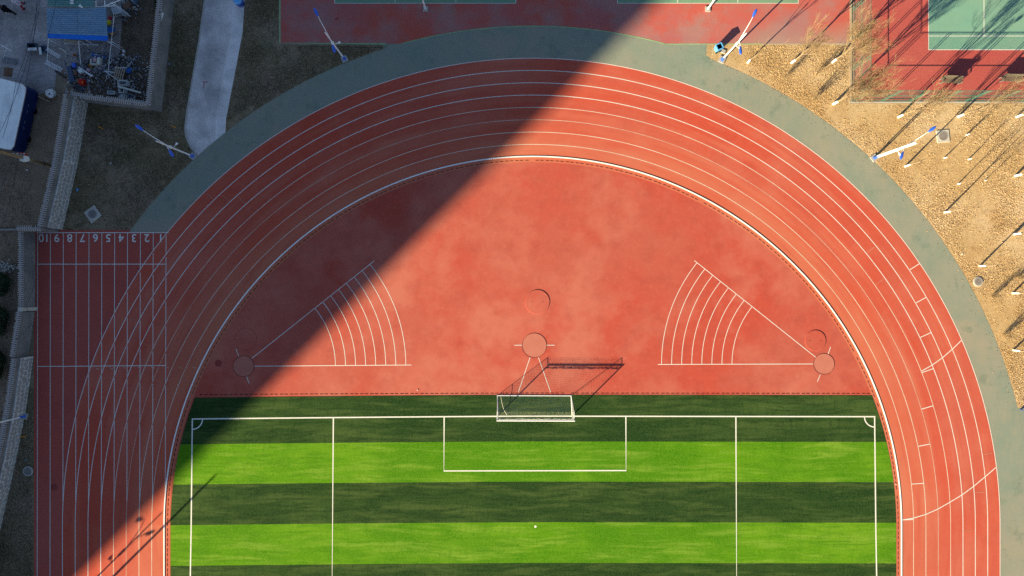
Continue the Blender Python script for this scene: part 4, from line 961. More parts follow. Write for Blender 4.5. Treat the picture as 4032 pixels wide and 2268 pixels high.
o = scatter('verge_grass', 26000, (-80, 1640, 134, 2330), keep_v, 'old_blade', .02, .09, .012, .04); tag(o, 'dark sparse grass on the verge by the straight', 'grass')

# ------------------------------------------------------------------ the apartment tower whose shadow crosses the field
def tower():
    E = Vector(G(318, 2268)); C = E - SH * 165.0                     # corner that draws the shadow edge
    w, l, h = 20.0, 76.0, 112.0; x0, x1, y0, y1 = C.x - w, C.x, C.y, C.y + l
    t = thing('apartment_tower', ((x0 + x1) / 2, (y0 + y1) / 2, 0), 'tall beige apartment tower beyond the field that casts the great diagonal shadow', 'building')
    MB().box(((x0 + x1) / 2, (y0 + y1) / 2, h / 2), (w, l, h)).build('wall', 'tower_wall', t)
    MB().box(((x0 + x1) / 2, (y0 + y1) / 2, h + .25), (w - .4, l - .4, .5)).build('roof', 'concrete', t)
    MB().box(((x0 + x1) / 2, (y0 + y1) / 2 + 20, h + 2.2), (7, 9, 3.6)).build('lift_house', 'tower_wall', t)
    pane = raw_mesh('window', MB().box((0, 0, 0), (.12, 1.8, 1.5)), 'glass'); ox, oy = (x0 + x1) / 2, (y0 + y1) / 2
    for f in range(27):
        for q in range(11):
            inst(pane, t, 'window', Matrix.Translation((x1 + .02 - ox, y0 + 4 + q * 6.6 - oy, 4 + f * 3.95)))
tower()

# ------------------------------------------------------------------ shed, cabin, utility pole and cables in the yard
def quad_roof(name, corners, material, parent, ribs, thick=.04, axis=0):
    """sheet with raised ribs; corners a b c d in order, ribs run from side a-d to side b-c"""
    a, b, c, d = corners; mb = MB(); up = Vector((0, 0, 1))
    n_ = ribs * 4
    for i in range(n_):
        f0, f1 = i / n_, (i + 1) / n_; q = i % 4; z0 = (.0, .035, .035, .0)[q]; z1 = (.035, .035, .0, .0)[q]
        A, B = a.lerp(d, f0) + up * z0, b.lerp(c, f0) + up * z0; C_, D = b.lerp(c, f1) + up * z1, a.lerp(d, f1) + up * z1
        mb.add([A, B, C_, D], [(0, 3, 2, 1)])
    dn = -up * thick; mb.add([a + dn, b + dn, c + dn, d + dn], [(0, 1, 2, 3)])
    return mb.build(name, material, parent)
def shed():
    hz = 2.7
    a, m_, b = P(184, 33, hz + .35), P(305, 33, hz + .35), P(417, 29, hz + .35); d, n_, c = P(186, 132, hz), P(307, 137, hz), P(424, 141, hz)
    t = thing('yard_shed', ((a.x + c.x) / 2, (a.y + c.y) / 2, 0), 'lean-to shed with a dull blue ribbed metal roof and bright blue eave', 'shed')
    r1 = quad_roof('roof_sheet', (a, m_ - Vector((.012, 0, 0)), n_ - Vector((.012, 0, 0)), d), 'roof_blue', t, 13); quad_roof('roof_sheet', (m_ + Vector((.012, 0, .012)), b, c, n_ + Vector((.012, 0, .012))), 'roof_blue', t, 13)
    e0, e1 = P(188, 150, hz - .45), P(424, 161, hz - .45)
    MB().add([d + Vector((0, 0, -.02)), c + Vector((0, 0, -.02)), e1, e0, d + Vector((0, .03, -.06)), c + Vector((0, .03, -.06)), e1 + Vector((0, .03, -.03)), e0 + Vector((0, .03, -.03))], [(0, 3, 2, 1), (4, 5, 6, 7), (2, 3, 7, 6)]).build('eave_tarp', 'bright_blue', t)
    q0, q1 = P(187, -20, hz + .75), P(372, -22, hz + .75); q2, q3 = P(370, 28, hz + .5), P(187, 24, hz + .5)
    quad_roof('upper_roof_sheet', (q0, q1, q2, q3), 'roof_green', t, 6)
    gx = [Vector((a.x + .1, a.y - .1, 0)), Vector((b.x - 1.9, b.y - .1, 0)), Vector((c.x - 1.9, c.y + 1.5, 0)), Vector((d.x + .1, d.y + 1.5, 0))]
    MB().prism([(p.x, p.y) for p in (gx[3], gx[2], gx[1], gx[0])], .0, hz - .12).build('wall', 'junk_slate', t)
    for p in (e0, n_, e1): MB().tube((p.x, p.y - .05, 0), (p.x, p.y - .05, hz - .5), .035, n=8).build('prop', 'white_metal', t)
    cc = P(320, 26, hz + .6); v = MB().lathe([(.10, -.1), (.10, .12), (.13, .14), (.13, .19), (.05, .22)], cc, 16).build('roof_vent', 'junk_white', t)
    for yy in (3, 12): 
        pc = P(283, yy, hz + .9); MB().box(pc, (.26, .14, .12)).build('roof_block', 'junk_white', t)
shed()
def cabin():
    hz = 2.0; rf = [P(-70, 288, hz), P(88, 330, hz), P(103, 345, hz), P(100, 372, hz), P(56, 575, hz), P(44, 590, hz), P(20, 588, hz), P(-110, 556, hz)]
    t = thing('site_cabin', (rf[0].x + 1.5, rf[0].y - 3, 0), 'white-roofed cabin trailer with a dark navy side beside the yard', 'trailer')
    mb = MB(); mb.prism([(p.x, p.y) for p in reversed(rf)], hz - .06, hz); mb.build('roof', 'van_white', t)
    cen = sum(rf, Vector((0, 0, 0))) / len(rf); sc = lambda p, f: cen + (p - cen) * f
    MB().prism([(sc(p, .985).x, sc(p, .985).y) for p in reversed(rf)], .35, hz - .062).build('body', 'navy', t)
    rim = MB()
    for i in range(len(rf)):
        p, q = rf[i], rf[(i + 1) % len(rf)]; rim.beam(p + Vector((0, 0, -.01)), q + Vector((0, 0, -.01)), .05, .05)
    rim.build('rusty_rim', 'rust', t)
    for i, f in enumerate((.18, .3, .5, .62)):
        p = rf[3].lerp(rf[4], f); MB().box((p.x + .0, p.y, 1.35), (.06, .3, .12), -.2).build('vent', 'junk_slate', t)
    for f in (.22, .8):
        p = sc(rf[3].lerp(rf[4], f), .97); MB().tube((p.x - .2, p.y, .33), (p.x + .0, p.y, .33), .33, n=18).build('wheel', 'black', t)
    for f in (.35, .62):
        s0, s1 = rf[0].lerp(rf[1], f), rf[7].lerp(rf[5], f); MB().beam(s0 + Vector((0, -.1, .008)), s1 + Vector((0, .1, .008)), .035, .02).build('roof_seam', 'van_white', t)
cabin()
pb = Vector((*G(196, 650), 0))
def utility():
    t = thing('utility_pole', pb, 'yellowish timber utility pole carrying a meter box and cables outside the rubble wall', 'utility pole')
    MB().tube(pb, pb + Vector((0, 0, 8.5)), .17, .11, 14).build('shaft', 'timber', t)
    MB().box(pb + Vector((.02, -.05, 3.45)), (.5, .42, .62), .2).build('meter_box', 'junk_white', t)
    MB().box(pb + Vector((-.28, .10, 3.6)), (.32, .3, .4), .2).build('junction_box', 'junk_grey', t)
    MB().tube(pb + Vector((-.75, .32, 4.1)), pb + Vector((.5, .3, 4.1)), .05, n=8).build('crossarm', 'grey_metal', t)
    for q in (-.65, -.3, .1, .4): MB().lathe([(.03, 0), (.06, .03), (.04, .08), (.06, .12), (.03, .16)], pb + Vector((q, .3, 4.14)), 10).build('insulator', 'junk_dark', t)
    MB().path([pb + Vector((.1, .35, 3.2)), pb + Vector((-.25, .5, 3.35)), pb + Vector((-.6, .45, 3.5))], .07, 8).build('red_hose', 'junk_red', t)
    MB().lathe([(.18, -.06), (.2, 0), (.18, .06)], pb + Vector((0, 0, .95)), 12).build('band', 'junk_dark', t)
utility()
def wire(p0, p1, sag, label, r=.016):
    p0, p1 = Vector(p0), Vector(p1); pts = [p0.lerp(p1, i / 16) - Vector((0, 0, sag * math.sin(math.pi * i / 16))) for i in range(17)]
    tag(MB().path(pts, r, 5).build('overhead_cable', 'cable'), label, 'cable', 'cables in the yard')
wire(P(10, 546, 4.2), P(64, 318, 4.6), .15, 'dark cable crossing the white cabin roof nearer its rounded corner'); wire(P(0, 520, 4.2), P(80, 322, 4.6), .15, 'dark cable crossing the white cabin roof nearer its middle')
wire(P(64, 318, 4.6), P(152, -6, 5.2), .3, 'dark cable over the yard paving running on from the cabin corner'); wire(P(80, 322, 4.6), P(158, -6, 5.2), .3, 'thin cable over the yard paving close beside its twin')
wire(P(100, 330, 4.2), P(146, -6, 4.9), .25, 'third cable over the yard paving, meeting the twin pair'); wire(P(186, 150, 3.6), P(221, -6, 4.3), .1, 'cable slanting across the blue shed roof')
wire(pb + Vector((-.2, -.1, 4.0)), P(0, 905, 3.0), .3, 'long cable dropping from the utility pole along the outside soil'); wire(pb + Vector((-.6, -.1, 4.0)), P(-40, 800, 3.4), .3, 'cable leaving the utility pole away from the wall')
wire(P(270, 830, 1.6), P(190, 893, 2.4), .08, 'thin cable slung across the rubble face above the lane numbers', .012); wire(P(136, 1120, .3), P(104, 1205, 1.9), .05, 'thin cable hanging on the plain wall above the concrete post', .012)
wire(P(104, 1210, 1.9), P(127, 1285, .4), .05, 'thin cable hanging on the stained plaster wall', .012)

# ------------------------------------------------------------------ scrap in the yard
def pipe(a, b, za, zb, label, r=.03, m_='white_metal', name='steel_pipe'):
    tag(MB().tube(P(*Z(*a), za), P(*Z(*b), zb), r, n=8).build(name, m_), label, 'pipe', 'pipes about the shed')
pipe((490, 395), (481, 622), 2.5, .06, 'pale pole propped against the corner of the blue eave', .028)
pipe((797, 415), (822, 685), 2.4, .06, 'pale pole leaning from the middle of the blue eave', .026)
pipe((1157, 165), (1092, 780), 2.6, .06, 'long pale pole from the bucket heap down to the scrap', .028)
pipe((1122, 415), (1242, 490), 2.3, .5, 'short pale pipe jutting from the shed corner', .024)
pipe((805, 412), (905, 470), 2.2, .4, 'short pale pipe under the blue eave', .024)
pipe((968, 72), (1166, 58), 2.9, 2.9, 'white rail beside the green upper roof', .045)
pipe((972, 10), (974, 75), 2.92, 2.92, 'first white upright of the rail beside the green roof', .045)
pipe((1062, 5), (1065, 75), 2.92, 2.92, 'second white upright of the rail beside the green roof', .045)
pipe((1062, 62), (1230, -5), 2.95, 2.95, 'white rail slanting up past the shed roof', .04)
pipe((1125, 25), (1325, 165), 2.8, .3, 'white pipe laid over the bucket heap', .04)
pipe((1140, 15), (1300, 140), 2.7, .35, 'thinner white pipe laid over the bucket heap', .025)
pipe((0, 452), (125, 520), .5, .06, 'white bar on the paving at the edge of the yard', .04)
pipe((62, 505), (28, 620), .3, .06, 'thin bent pale rod beside the white slab', .018)
def ladder(a, b, w, n_, z0, z1, label):
    A, B = P(*Z(*a), z0), P(*Z(*b), z1); d = (B - A).normalized(); s_ = Vector((-d.y, d.x, 0)).normalized() * w / 2
    t = thing('ladder', A, label, 'ladder', 'ladders in the yard')
    for q in (-1, 1): MB().beam(A + s_ * q, B + s_ * q, .05, .05).build('rail', 'white_metal', t)
    for i in range(n_):
        p = A.lerp(B, (i + .6) / (n_ + .2)); MB().beam(p - s_, p + s_, .05, .025).build('rung', 'white_metal', t)
ladder((462, 628), (628, 712), .34, 11, .5, .3, 'white slatted ladder lying at the brink of the brick paving')
ladder((470, 492), (608, 582), .26, 9, .9, .5, 'shorter white ladder lying nearer the blue eave')
def slab(name, a, b, w, t_, z, m_, label, cat, rz=None):
    A, B = P(*Z(*a), z), P(*Z(*b), z); return tag(MB().beam(A, B, w, t_).build(name, m_, bevel=.008), label, cat, 'boards and slabs in the yard')
slab('stone_slab', (25, 605), (172, 628), .5, .1, .06, 'junk_grey', 'pale grey slab lying by the edge of the brick paving', 'slab')
slab('brick_slab', (40, 725), (125, 735), .9, .03, .02, 'junk_brown', 'reddish patch of paving slabs above the cabin', 'slab')
slab('plank', (603, 488), (674, 527), .13, .05, .06, 'junk_cream', 'short cream plank near the scrap heap', 'plank')
slab('board', (800, 682), (935, 774), .16, .05, .55, 'junk_white', 'long white spotted board sloping over the scrap', 'board')
slab('plank', (1166, 682), (1284, 690), .09, .04, .7, 'junk_white', 'thin white plank behind the wooden pallet', 'plank')
slab('beam', (1195, 875), (1432, 942), .18, .10, .95, 'junk_cream', 'long pale beam lying across the broken fridge', 'beam')
slab('beam', (362, 968), (505, 1032), .16, .14, .12, 'pale_timber', 'longest weathered beam by the cable reel', 'beam')
slab('beam', (420, 968), (560, 1012), .12, .12, .28, 'junk_brown', 'dark weathered beam on top of the beams by the cable reel', 'beam')
slab('beam', (555, 935), (620, 985), .1, .1, .1, 'pale_timber', 'short leaning beam between the cable reel and the wall', 'beam')
slab('beam', (560, 720), (665, 790), .14, .1, .1, 'junk_dark', 'dark beam at the edge of the brick paving', 'beam')
slab('plank', (650, 415), (800, 430), .3, .1, .5, 'pale_timber', 'wooden board under the blue eave', 'board')
slab('plank', (650, 440), (1000, 455), .12, .06, .3, 'grey_metal', 'grey metal strip along the shed front', 'strip')
slab('plank', (1405, 742), (1445, 795), .14, .05, .05, 'pale_timber', 'short grey-brown plank on the soil near the wall', 'plank')
slab('pipe_scrap', (1060, 718), (1200, 818), .08, .05, .4, 'junk_white', 'thin white batten pointing at the broken fridge', 'batten')
slab('pipe_scrap', (1070, 720), (1170, 738), .07, .05, .6, 'junk_white', 'thin white batten beside the wooden pallet', 'batten')
def pallet(x, y, rz, label):
    c = P(*Z(x, y), .7); t = thing('wooden_pallet', c - Vector((0, 0, .4)), label, 'pallet'); R = Matrix.Rotation(rz, 3, 'Z') @ Matrix.Rotation(.22, 3, 'X')
    for i in range(5): MB().box(c + R @ Vector((-.44 + .22 * i, 0, .05)), (.10, 1.15, .03), M=R).build('slat', 'pale_timber', t)
    for i in range(3): MB().box(c + R @ Vector((0, -.48 + .48 * i, -.01)), (1.02, .08, .09), M=R).build('bearer', 'pale_timber', t)
pallet(1212, 745, -.42, 'broken brown wooden pallet lying on the scrap heap')
def open_box(name, x, y, dims, rz, z, m_, label, cat, inner='junk_grey', tilt=0):
    c = P(*Z(x, y), z + dims[2] / 2); t = thing(name, Vector((c.x, c.y, z)), label, cat); R = Matrix.Rotation(rz, 3, 'Z') @ Matrix.Rotation(tilt, 3, 'X'); w, d, h = dims; k = .05
    mb = MB(); 
    for cc, dd in (((-w / 2 + k / 2, 0, 0), (k, d, h)), ((w / 2 - k / 2, 0, 0), (k, d, h)), ((0, -d / 2 + k / 2, 0), (w - 2 * k - .004, k, h - .004)), ((0, d / 2 - k / 2, 0), (w - 2 * k - .004, k, h - .004))): mb.box(c + R @ Vector(cc), dd, M=R)
    mb.build('sides', m_, t); MB().box(c + R @ Vector((0, 0, -h / 2 + k)), (w - 2 * k - .008, d - 2 * k - .008, k), M=R).build('floor', inner, t)
    return t
open_box('fridge_carcass', 1255, 845, (.92, .5, .5), -.03, .3, 'junk_white', 'upper open white fridge shell under the long pale beam', 'fridge')
open_box('fridge_carcass', 1248, 920, (.52, .55, .6), .04, .35, 'junk_white', 'deep white box with a dark rusty inside, by the beam', 'fridge', 'junk_brown')
open_box('fridge_tray', 1250, 975, (.85, .35, .12), -.15, .08, 'junk_white', 'shallow white fridge tray lying against the tiled wall', 'tray', 'junk_white')
open_box('glass_panel', 1335, 985, (.8, .5, .14), -.4, .1, 'grey_metal', 'tilted grey framed panel beside the broken fridge', 'panel', 'junk_slate', .2)
open_box('plastic_crate', 1131, 942, (.74, .34, .22), -.03, .1, 'junk_white', 'low pale crate with ribs beside the broken fridge', 'crate', 'grey_metal')
open_box('wire_basket', 1355, 888, (.34, .34, .25), .7, .1, 'grey_metal', 'small grey basket beyond the long pale beam', 'basket', 'junk_dark')
open_box('bed_frame', 805, 890, (.95, .7, .12), -.42, .1, 'junk_dark', 'dark metal frame on the soil above the tiled wall', 'frame', 'junk_dark')
open_box('bench_box', 326, 468, (.85, .55, .35), .02, .1, 'junk_slate', 'dark box bench left on the paving by the ladders', 'box', 'black')
open_box('drawer', 440, 500, (.6, .62, .3), .15, .12, 'junk_slate', 'grey drawer unit with a pale side by the shorter ladder', 'drawer', 'junk_slate')
def box(name, x, y, dims, rz, z, m_, label, cat, tilt=0.0):
    c = P(*Z(x, y), z + dims[2] / 2); return tag(MB().box(c, dims, M=Matrix.Rotation(rz, 3, 'Z') @ Matrix.Rotation(tilt, 3, 'X')).build(name, m_, bevel=.02), label, cat, 'boxes in the scrap heap')
box('white_board', 326, 498, (.92, .28, .06), .03, .46, 'junk_white', 'white board on the dark box bench', 'board')
box('white_board', 408, 515, (.24, .72, .06), .15, .43, 'junk_white', 'white board on the grey drawer unit', 'board')
b_ = box('red_box', 838, 835, (.5, .52, .45), -.06, .15, 'junk_red', 'bright red box with a small yellow mark on the soil', 'box')
cc = P(*Z(836, 834), .62)
m1 = MB().box(cc + Vector((-.02, .05, -.008)), (.10, .03, .01)).box(cc + Vector((.02, .0, -.008)), (.03, .09, .01)).box(cc + Vector((-.02, -.07, -.008)), (.09, .03, .01)).build('yellow_mark', 'junk_yellow'); m1.parent = b_
box('brown_box', 795, 822, (.3, .36, .3), -.05, .1, 'junk_brown', 'brown carton against the bright red box', 'carton')
box('brown_box', 766, 745, (.42, .4, .3), .2, .1, 'junk_brown', 'brown carton beside the long slate-blue chest', 'carton')
box('checked_box', 752, 662, (.34, .4, .3), .45, .3, 'lamp_blue', 'blue and white checked box at the tip of the slate-blue chest', 'box')
box('white_carton', 822, 722, (.38, .36, .35), .3, .35, 'junk_white', 'white carton under the long spotted board', 'carton')
box('pale_carton', 898, 712, (.32, .26, .2), -.6, .3, 'junk_pink', 'pale pinkish carton in the scrap heap', 'carton')
box('white_block', 1258, 520, (.20, .28, .2), .2, .05, 'junk_white', 'larger white block at the end of the brick paving', 'block')
box('white_block', 1253, 558, (.20, .20, .2), .05, .05, 'junk_white', 'smaller white block at the end of the brick paving', 'block')
box('white_block', 1186, 632, (.13, .24, .12), -.45, .1, 'junk_cream', 'cream brick among the scrap near the pallet', 'block')
box('storage_chest', 724, 752, (.46, 1.55, .4), .22, .1, 'junk_slate', 'long slate-blue chest lying at the side of the scrap heap', 'chest')
box('slate_case', 716, 838, (.26, .16, .15), -.3, .05, 'junk_slate', 'small teal case at the foot of the slate-blue chest', 'case')
box('blue_sheet', 1010, 570, (1.6, .35, .08), -.24, .1, 'tarp_blue', 'dark blue sheet behind the broken armchair', 'sheet')
def armchair():
    c = P(*Z(985, 628), .3); t = thing('broken_armchair', Vector((c.x, c.y, 0)), 'broken cream armchair with a pink cushion on the scrap heap', 'armchair')
    MB().box(c + Vector((-.1, -.02, 0)), (1.0, .5, .36), -.05).build('seat', 'junk_grey', t, bevel=.05)
    MB().box(c + Vector((.36, 0, .16)), (.32, .72, .5), -.1).build('arm', 'junk_cream', t, bevel=.08); MB().box(c + Vector((-.48, -.05, .08)), (.14, .62, .4), -.1).build('arm', 'junk_cream', t, bevel=.05)
    MB().box(c + Vector((0, -.28, .05)), (.95, .12, .4), -.05).build('front', 'junk_cream', t, bevel=.04); MB().box(c + Vector((-.05, .12, .26)), (.36, .34, .14), .15).build('cushion', 'junk_pink', t, bevel=.05)
armchair()
def stool(x, y, label):
    c = P(*Z(x, y), .5); t = thing('plastic_chair', Vector((c.x, c.y, 0)), label, 'chair')
    MB().lathe([(.20, .40), (.24, .44), (.24, .47), (.2, .48)], (c.x, c.y, 0), 16).build('seat', 'tarp_blue', t); R = Matrix.Rotation(.3, 3, 'Z')
    for sx in (-1, 1):
        for sy in (-1, 1): MB().tube((c.x + sx * .2, c.y + sy * .2, 0), (c.x + sx * .15, c.y + sy * .15, .42), .025, n=6).build('leg', 'tarp_blue', t)
    vs = [c + Vector((.2 + .28 * f, .06 + .1 * f + .2 * math.cos(a) * (1 - .3 * f), .02 + .16 * f + .12 * math.sin(a))) for f in (0, 1) for a in np.linspace(0, math.pi, 8)]
    MB().add(vs, [(i, i + 1, 9 + i, 8 + i) for i in range(7)]).build('backrest', 'tarp_blue', t)
stool(1300, 715, 'blue plastic chair tipped beside the wooden pallet')
def bucket(x, y, r, h, z, m_, label, cat='bucket', inner='junk_grey'):
    c = P(*Z(x, y), z); t = thing('bucket', c, label, cat, 'buckets in the yard')
    MB().lathe([(r * .8, 0), (r, h), (r * .93, h), (r * .75, .04)], c, 16).build('pail', m_, t); MB().lathe([(r * .74, .03), (r * .74, .05)], c, 12).build('bottom', inner, t)
bucket(931, 674, .16, .28, .2, 'junk_orange', 'orange bucket in front of the broken armchair', inner='junk_orange')
bucket(767, 565, .13, .25, .05, 'junk_orange', 'small orange bucket at the side of the scrap heap', inner='junk_orange')
for i, (x, y, r, m_, lb) in enumerate(((1205, 45, .16, 'junk_white', 'white pail at the shed side of the pail heap'), (1248, 38, .15, 'grey_metal', 'grey pail in the middle of the pail heap'), (1272, 30, .15, 'junk_white', 'white pail beside the round brown cover'), (1240, 70, .17, 'grey_metal', 'wide grey pail in the pail heap'), (1382, 92, .14, 'junk_white', 'white lidded pail set apart from the heap'),
    (1270, 155, .15, 'junk_white', 'white pail under the end of the white pipe'), (1300, 155, .13, 'junk_white', 'small white pail at the very tip of the white pipe'), (1222, 155, .15, 'junk_cream', 'cream pail below the pale board of the heap'), (1180, 165, .13, 'junk_cream', 'small cream pail below the pale board'), (1330, 85, .12, 'junk_white', 'small white pail next to the brown carton top'), (1255, 110, .14, 'grey_metal', 'grey pail wedged under the white pipes'))):
    bucket(x, y, r, .3, .05 + .1 * (i % 3), m_, lb, inner='junk_white' if m_ == 'junk_white' else 'junk_grey')
c = P(*Z(1290, 55), .4); tag(MB().lathe([(.36, 0), (.38, .05), (.3, .12), (.05, .15)], c, 20).build('round_cover', 'junk_brown'), 'round brown cover lying on the pail heap', 'cover')
box('carton_top', 1350, 82, (.36, .34, .25), .6, .1, 'junk_brown', 'brown carton next to the pail heap', 'carton')
box('pale_board', 1185, 105, (1.0, .7, .05), .25, .5, 'grey_metal', 'pale grey board leaning in the pail heap', 'board', .12)
box('chair_scrap', 1370, 20, (.5, .45, .3), .6, .2, 'junk_slate', 'heap of striped chair scrap above the pails', 'scrap')
for i in range(4):
    q = MB().box(P(*Z(1352 + 12 * i, 12 + 12 * i), .56), (.5, .05, .04), -.7).build('stripe', 'junk_white'); q.parent = bpy.data.objects['chair_scrap']
def sack(x, y, w, d, h, z, m_, rz, label):
    c = P(*Z(x, y), z); mb = MB(); n_ = 14; vs = []
    for k, (f, zz) in enumerate(((.75, 0), (1, .3), (.95, .7), (.6, 1), (.1, 1.08))):
        for i in range(n_):
            a = 2 * math.pi * i / n_; j = 1 + .14 * math.sin(3 * a + k + x); v = Matrix.Rotation(rz, 3, 'Z') @ Vector((w / 2 * f * j * math.cos(a), d / 2 * f * j * math.sin(a), h * zz)); vs.append(c + v)
    fs = [(k * n_ + i, k * n_ + (i + 1) % n_, (k + 1) * n_ + (i + 1) % n_, (k + 1) * n_ + i) for k in range(4) for i in range(n_)] + [tuple(range(4 * n_, 5 * n_))]
    tag(mb.add(vs, fs).build('sack', m_, smooth=True), label, 'sack', 'sacks beside the shed')
sack(1112, 235, .5, .4, .4, .3, 'junk_yellow', .5, 'yellow plastic sack beside the shed'); sack(1128, 190, .3, .35, .35, .4, 'red_cloth', .2, 'dark red sack just above the yellow sack'); sack(1094, 218, .25, .35, .3, .3, 'red_cloth', .2, 'dark red sack between the shed and the yellow sack')
sack(1130, 310, .85, .6, .35, .3, 'tarp_blue', -.1, 'blue tarpaulin bundle beside the shed'); sack(1148, 345, .4, .3, .3, .2, 'junk_orange', .3, 'orange and black bundle below the blue tarpaulin'); sack(1135, 370, .5, .35, .3, .05, 'junk_dark', .3, 'black bundle by the shed corner')
c = P(*Z(526, 952), .3); t = thing('cable_reel', Vector((c.x, c.y, 0)), 'white round reel with a dark hole beside the weathered beams', 'reel')
R = Matrix.Rotation(.5, 3, 'X')
MB().lathe([(.09, .22), (.40, .22), (.42, .12), (.42, -.2), (.3, -.25)], c + Vector((0, 0, .15)), 10, R).build('drum', 'junk_white', t); MB().lathe([(.09, .1), (.09, .224)], c + Vector((0, 0, .15)), 12, R).build('hole', 'black', t)  # black plug carries the shade inside the reel's opening
q = P(*Z(1628, 180), 1.9); t = thing('wall_sign', q, 'white board hung on the inside of the yard wall', 'board')
MB().box(q, (.30, 1.05, .04), M=Matrix.Rotation(-.32, 3, 'Z') @ Matrix.Rotation(.6, 3, 'Y')).build('panel', 'junk_white', t); MB().path([q + Vector((.2, .5, .05)), q + Vector((.28, .75, .3)), q + Vector((.1, .55, .05))], .01, 4).build('cord', 'junk_white', t)
# loose small scrap and rubble, too small to tell apart
mb = MB(); rs = random.Random(5)
for i in range(1500):
    if i < 780: x, y = rs.gauss(1010, 170), rs.gauss(650, 75)
    elif i < 1050: x, y = rs.uniform(1180, 1500), rs.uniform(560, 1010)
    elif i < 1200: x, y = rs.gauss(1250, 70), rs.gauss(95, 45)
    else: x, y = rs.uniform(650, 1200), rs.uniform(640, 960)
    if y < 440 and x < 1080: continue
    c = P(*Z(x, y), rs.uniform(.03, .35)); s_ = rs.uniform(.03, .11); mb.box(c, (s_ * rs.uniform(.6, 3.5), s_, s_ * .5), M=Matrix.Rotation(rs.uniform(0, 6), 3, 'Z') @ Matrix.Rotation(rs.uniform(-.6, .6), 3, 'X'))
mat('scrap_mix', (.22, .22, .24), [(1.6, U, .48, .6, (.52, .5, .48), .8), (2.3, U, .55, .66, (.06, .09, .22), .8), (2.9, U, .58, .68, (.3, .16, .08), .8)], island=.6)
o = mb.build('scrap_pieces', 'scrap_mix', kind='stuff'); tag(o, 'loose mixed scrap strewn over the yard soil', 'scrap')
mb = MB()
for i in range(260):
    c = G(rs.gauss(20, 22), rs.gauss(1052, 10)); s_ = rs.uniform(.05, .14); mb.box((c[0], c[1], rs.uniform(.03, .25)), (s_, s_ * .8, s_ * .6), M=Matrix.Rotation(rs.uniform(0, 6), 3, 'Z') @ Matrix.Rotation(rs.uniform(-.6, .6), 3, 'X'))
o = mb.build('rubble_heap', 'concrete_pale', kind='stuff'); tag(o, 'pale rubble heap outside the plain grey wall', 'rubble')
# low cross wall outside
slab('low_kerb', (-20, 2330), (205, 2328), .16, .2, .1, 'coping', 'low pale stone kerb across the soil outside the wall', 'kerb')

# small things on the grass
def marker(x, y, rz, label):
    c = G(x, y); t = thing('marker_peg', (*c, 0), label, 'marker', 'orange marker pegs'); R = Matrix.Rotation(rz, 3, 'Z')
    MB().box((c[0], c[1], .09), (.46, .10, .10), rz).build('peg', 'junk_orange', t, bevel=.01); v = R @ Vector((.24, 0, 0)); MB().box((c[0] + v.x, c[1] + v.y, .09), (.05, .13, .13), rz).build('cap', 'junk_orange', t)
marker(398, 503, -.45, 'orange peg on the lamp post lawn nearer the rubble wall'); marker(684, 499, -.42, 'orange peg on the lamp post lawn nearer the paved path'); marker(89, 1719, .08, 'orange peg in the dark verge at the foot of the stone wall')
def scrap(x, y, s_, m_, label, zz=0):
    c = G(x, y); mb = MB(); n_ = 7; top = [(c[0] + s_ * random.uniform(.6, 1.1) * math.cos(i * .9), c[1] + s_ * random.uniform(.6, 1.1) * math.sin(i * .9)) for i in range(n_)]
    mb.prism(top, .02, .05 + .03 * random.random()); tag(mb.build('litter', m_), label, 'litter', 'litter on the ground')
scrap(305, 747, .16, 'bin_blue', 'pale blue plastic scrap on the lawn under the stone wall'); scrap(437, 643, .09, 'junk_white', 'white paper scrap in the middle of the lamp post lawn'); scrap(355, 626, .09, 'junk_grey', 'grey stone on the lamp post lawn')
scrap(272, 788, .08, 'junk_pink', 'pinkish scrap at the foot of the stone wall'); scrap(108, 670, .10, 'junk_white', 'white scrap on the soil below the utility pole'); scrap(104, 1811, .14, 'junk_grey', 'pale grey scrap in the dark verge')
scrap(3787, 1001, .09, 'junk_white', 'white paper scrap on the dry lawn'); scrap(667, 252, .2, 'junk_grey', 'grey stones beside the yard wall in the dark lawn strip')
scrap(1644, 1536, .06, 'junk_white', 'white paper scrap beside the long row of drain slots'); scrap(3527, 1906, .05, 'junk_white', 'white scrap on the drain beside the turf edge')
scrap(362, 875, .15, 'concrete', 'broken grey stone against the tilted manhole pad')
for (x, y, w, d, rz) in ((1326, 74, .26, .08, .3), (1332, 55, .08, .05, .2), (213, 1918, .40, .34, 0)):
    c = G(x, y); q = MB().poly([(c[0] + w * random.uniform(.8, 1.1) * math.cos(a) * math.cos(rz) - d * math.sin(a) * math.sin(rz), c[1] + w * math.cos(a) * math.sin(rz) + d * random.uniform(.8, 1.1) * math.sin(a) * math.cos(rz)) for a in np.linspace(0, 6.0, 14)], .0125).build('stain', 'stain_dark'); q.parent = court if y < 200 else strt
# blue frame at the lawn corner on the right
def frame():
    k = 'deep_blue'; a = Vector((*G(4016, 1612), .05)); t = thing('equipment_stand', a, 'blue steel tube frame standing at the lowest corner of the dry lawn', 'frame')
    e1 = Vector((1.15, .98, 0)); e2 = Vector((1.25, -.28, 0)); pts = [a, a + e2, a + e2 + e1, a + e1]; up = Vector((0, 0, .7))
    for i in range(4): MB().beam(pts[i] + up, pts[(i + 1) % 4] + up, .07, .07).build('top_rail', k, t); MB().beam(pts[i] + up * .12, pts[(i + 1) % 4] + up * .12, .06, .06).build('low_rail', k, t)
    for p in pts: MB().tube(p - Vector((0, 0, .05)), p + up, .035, n=8).build('leg', k, t)
frame()

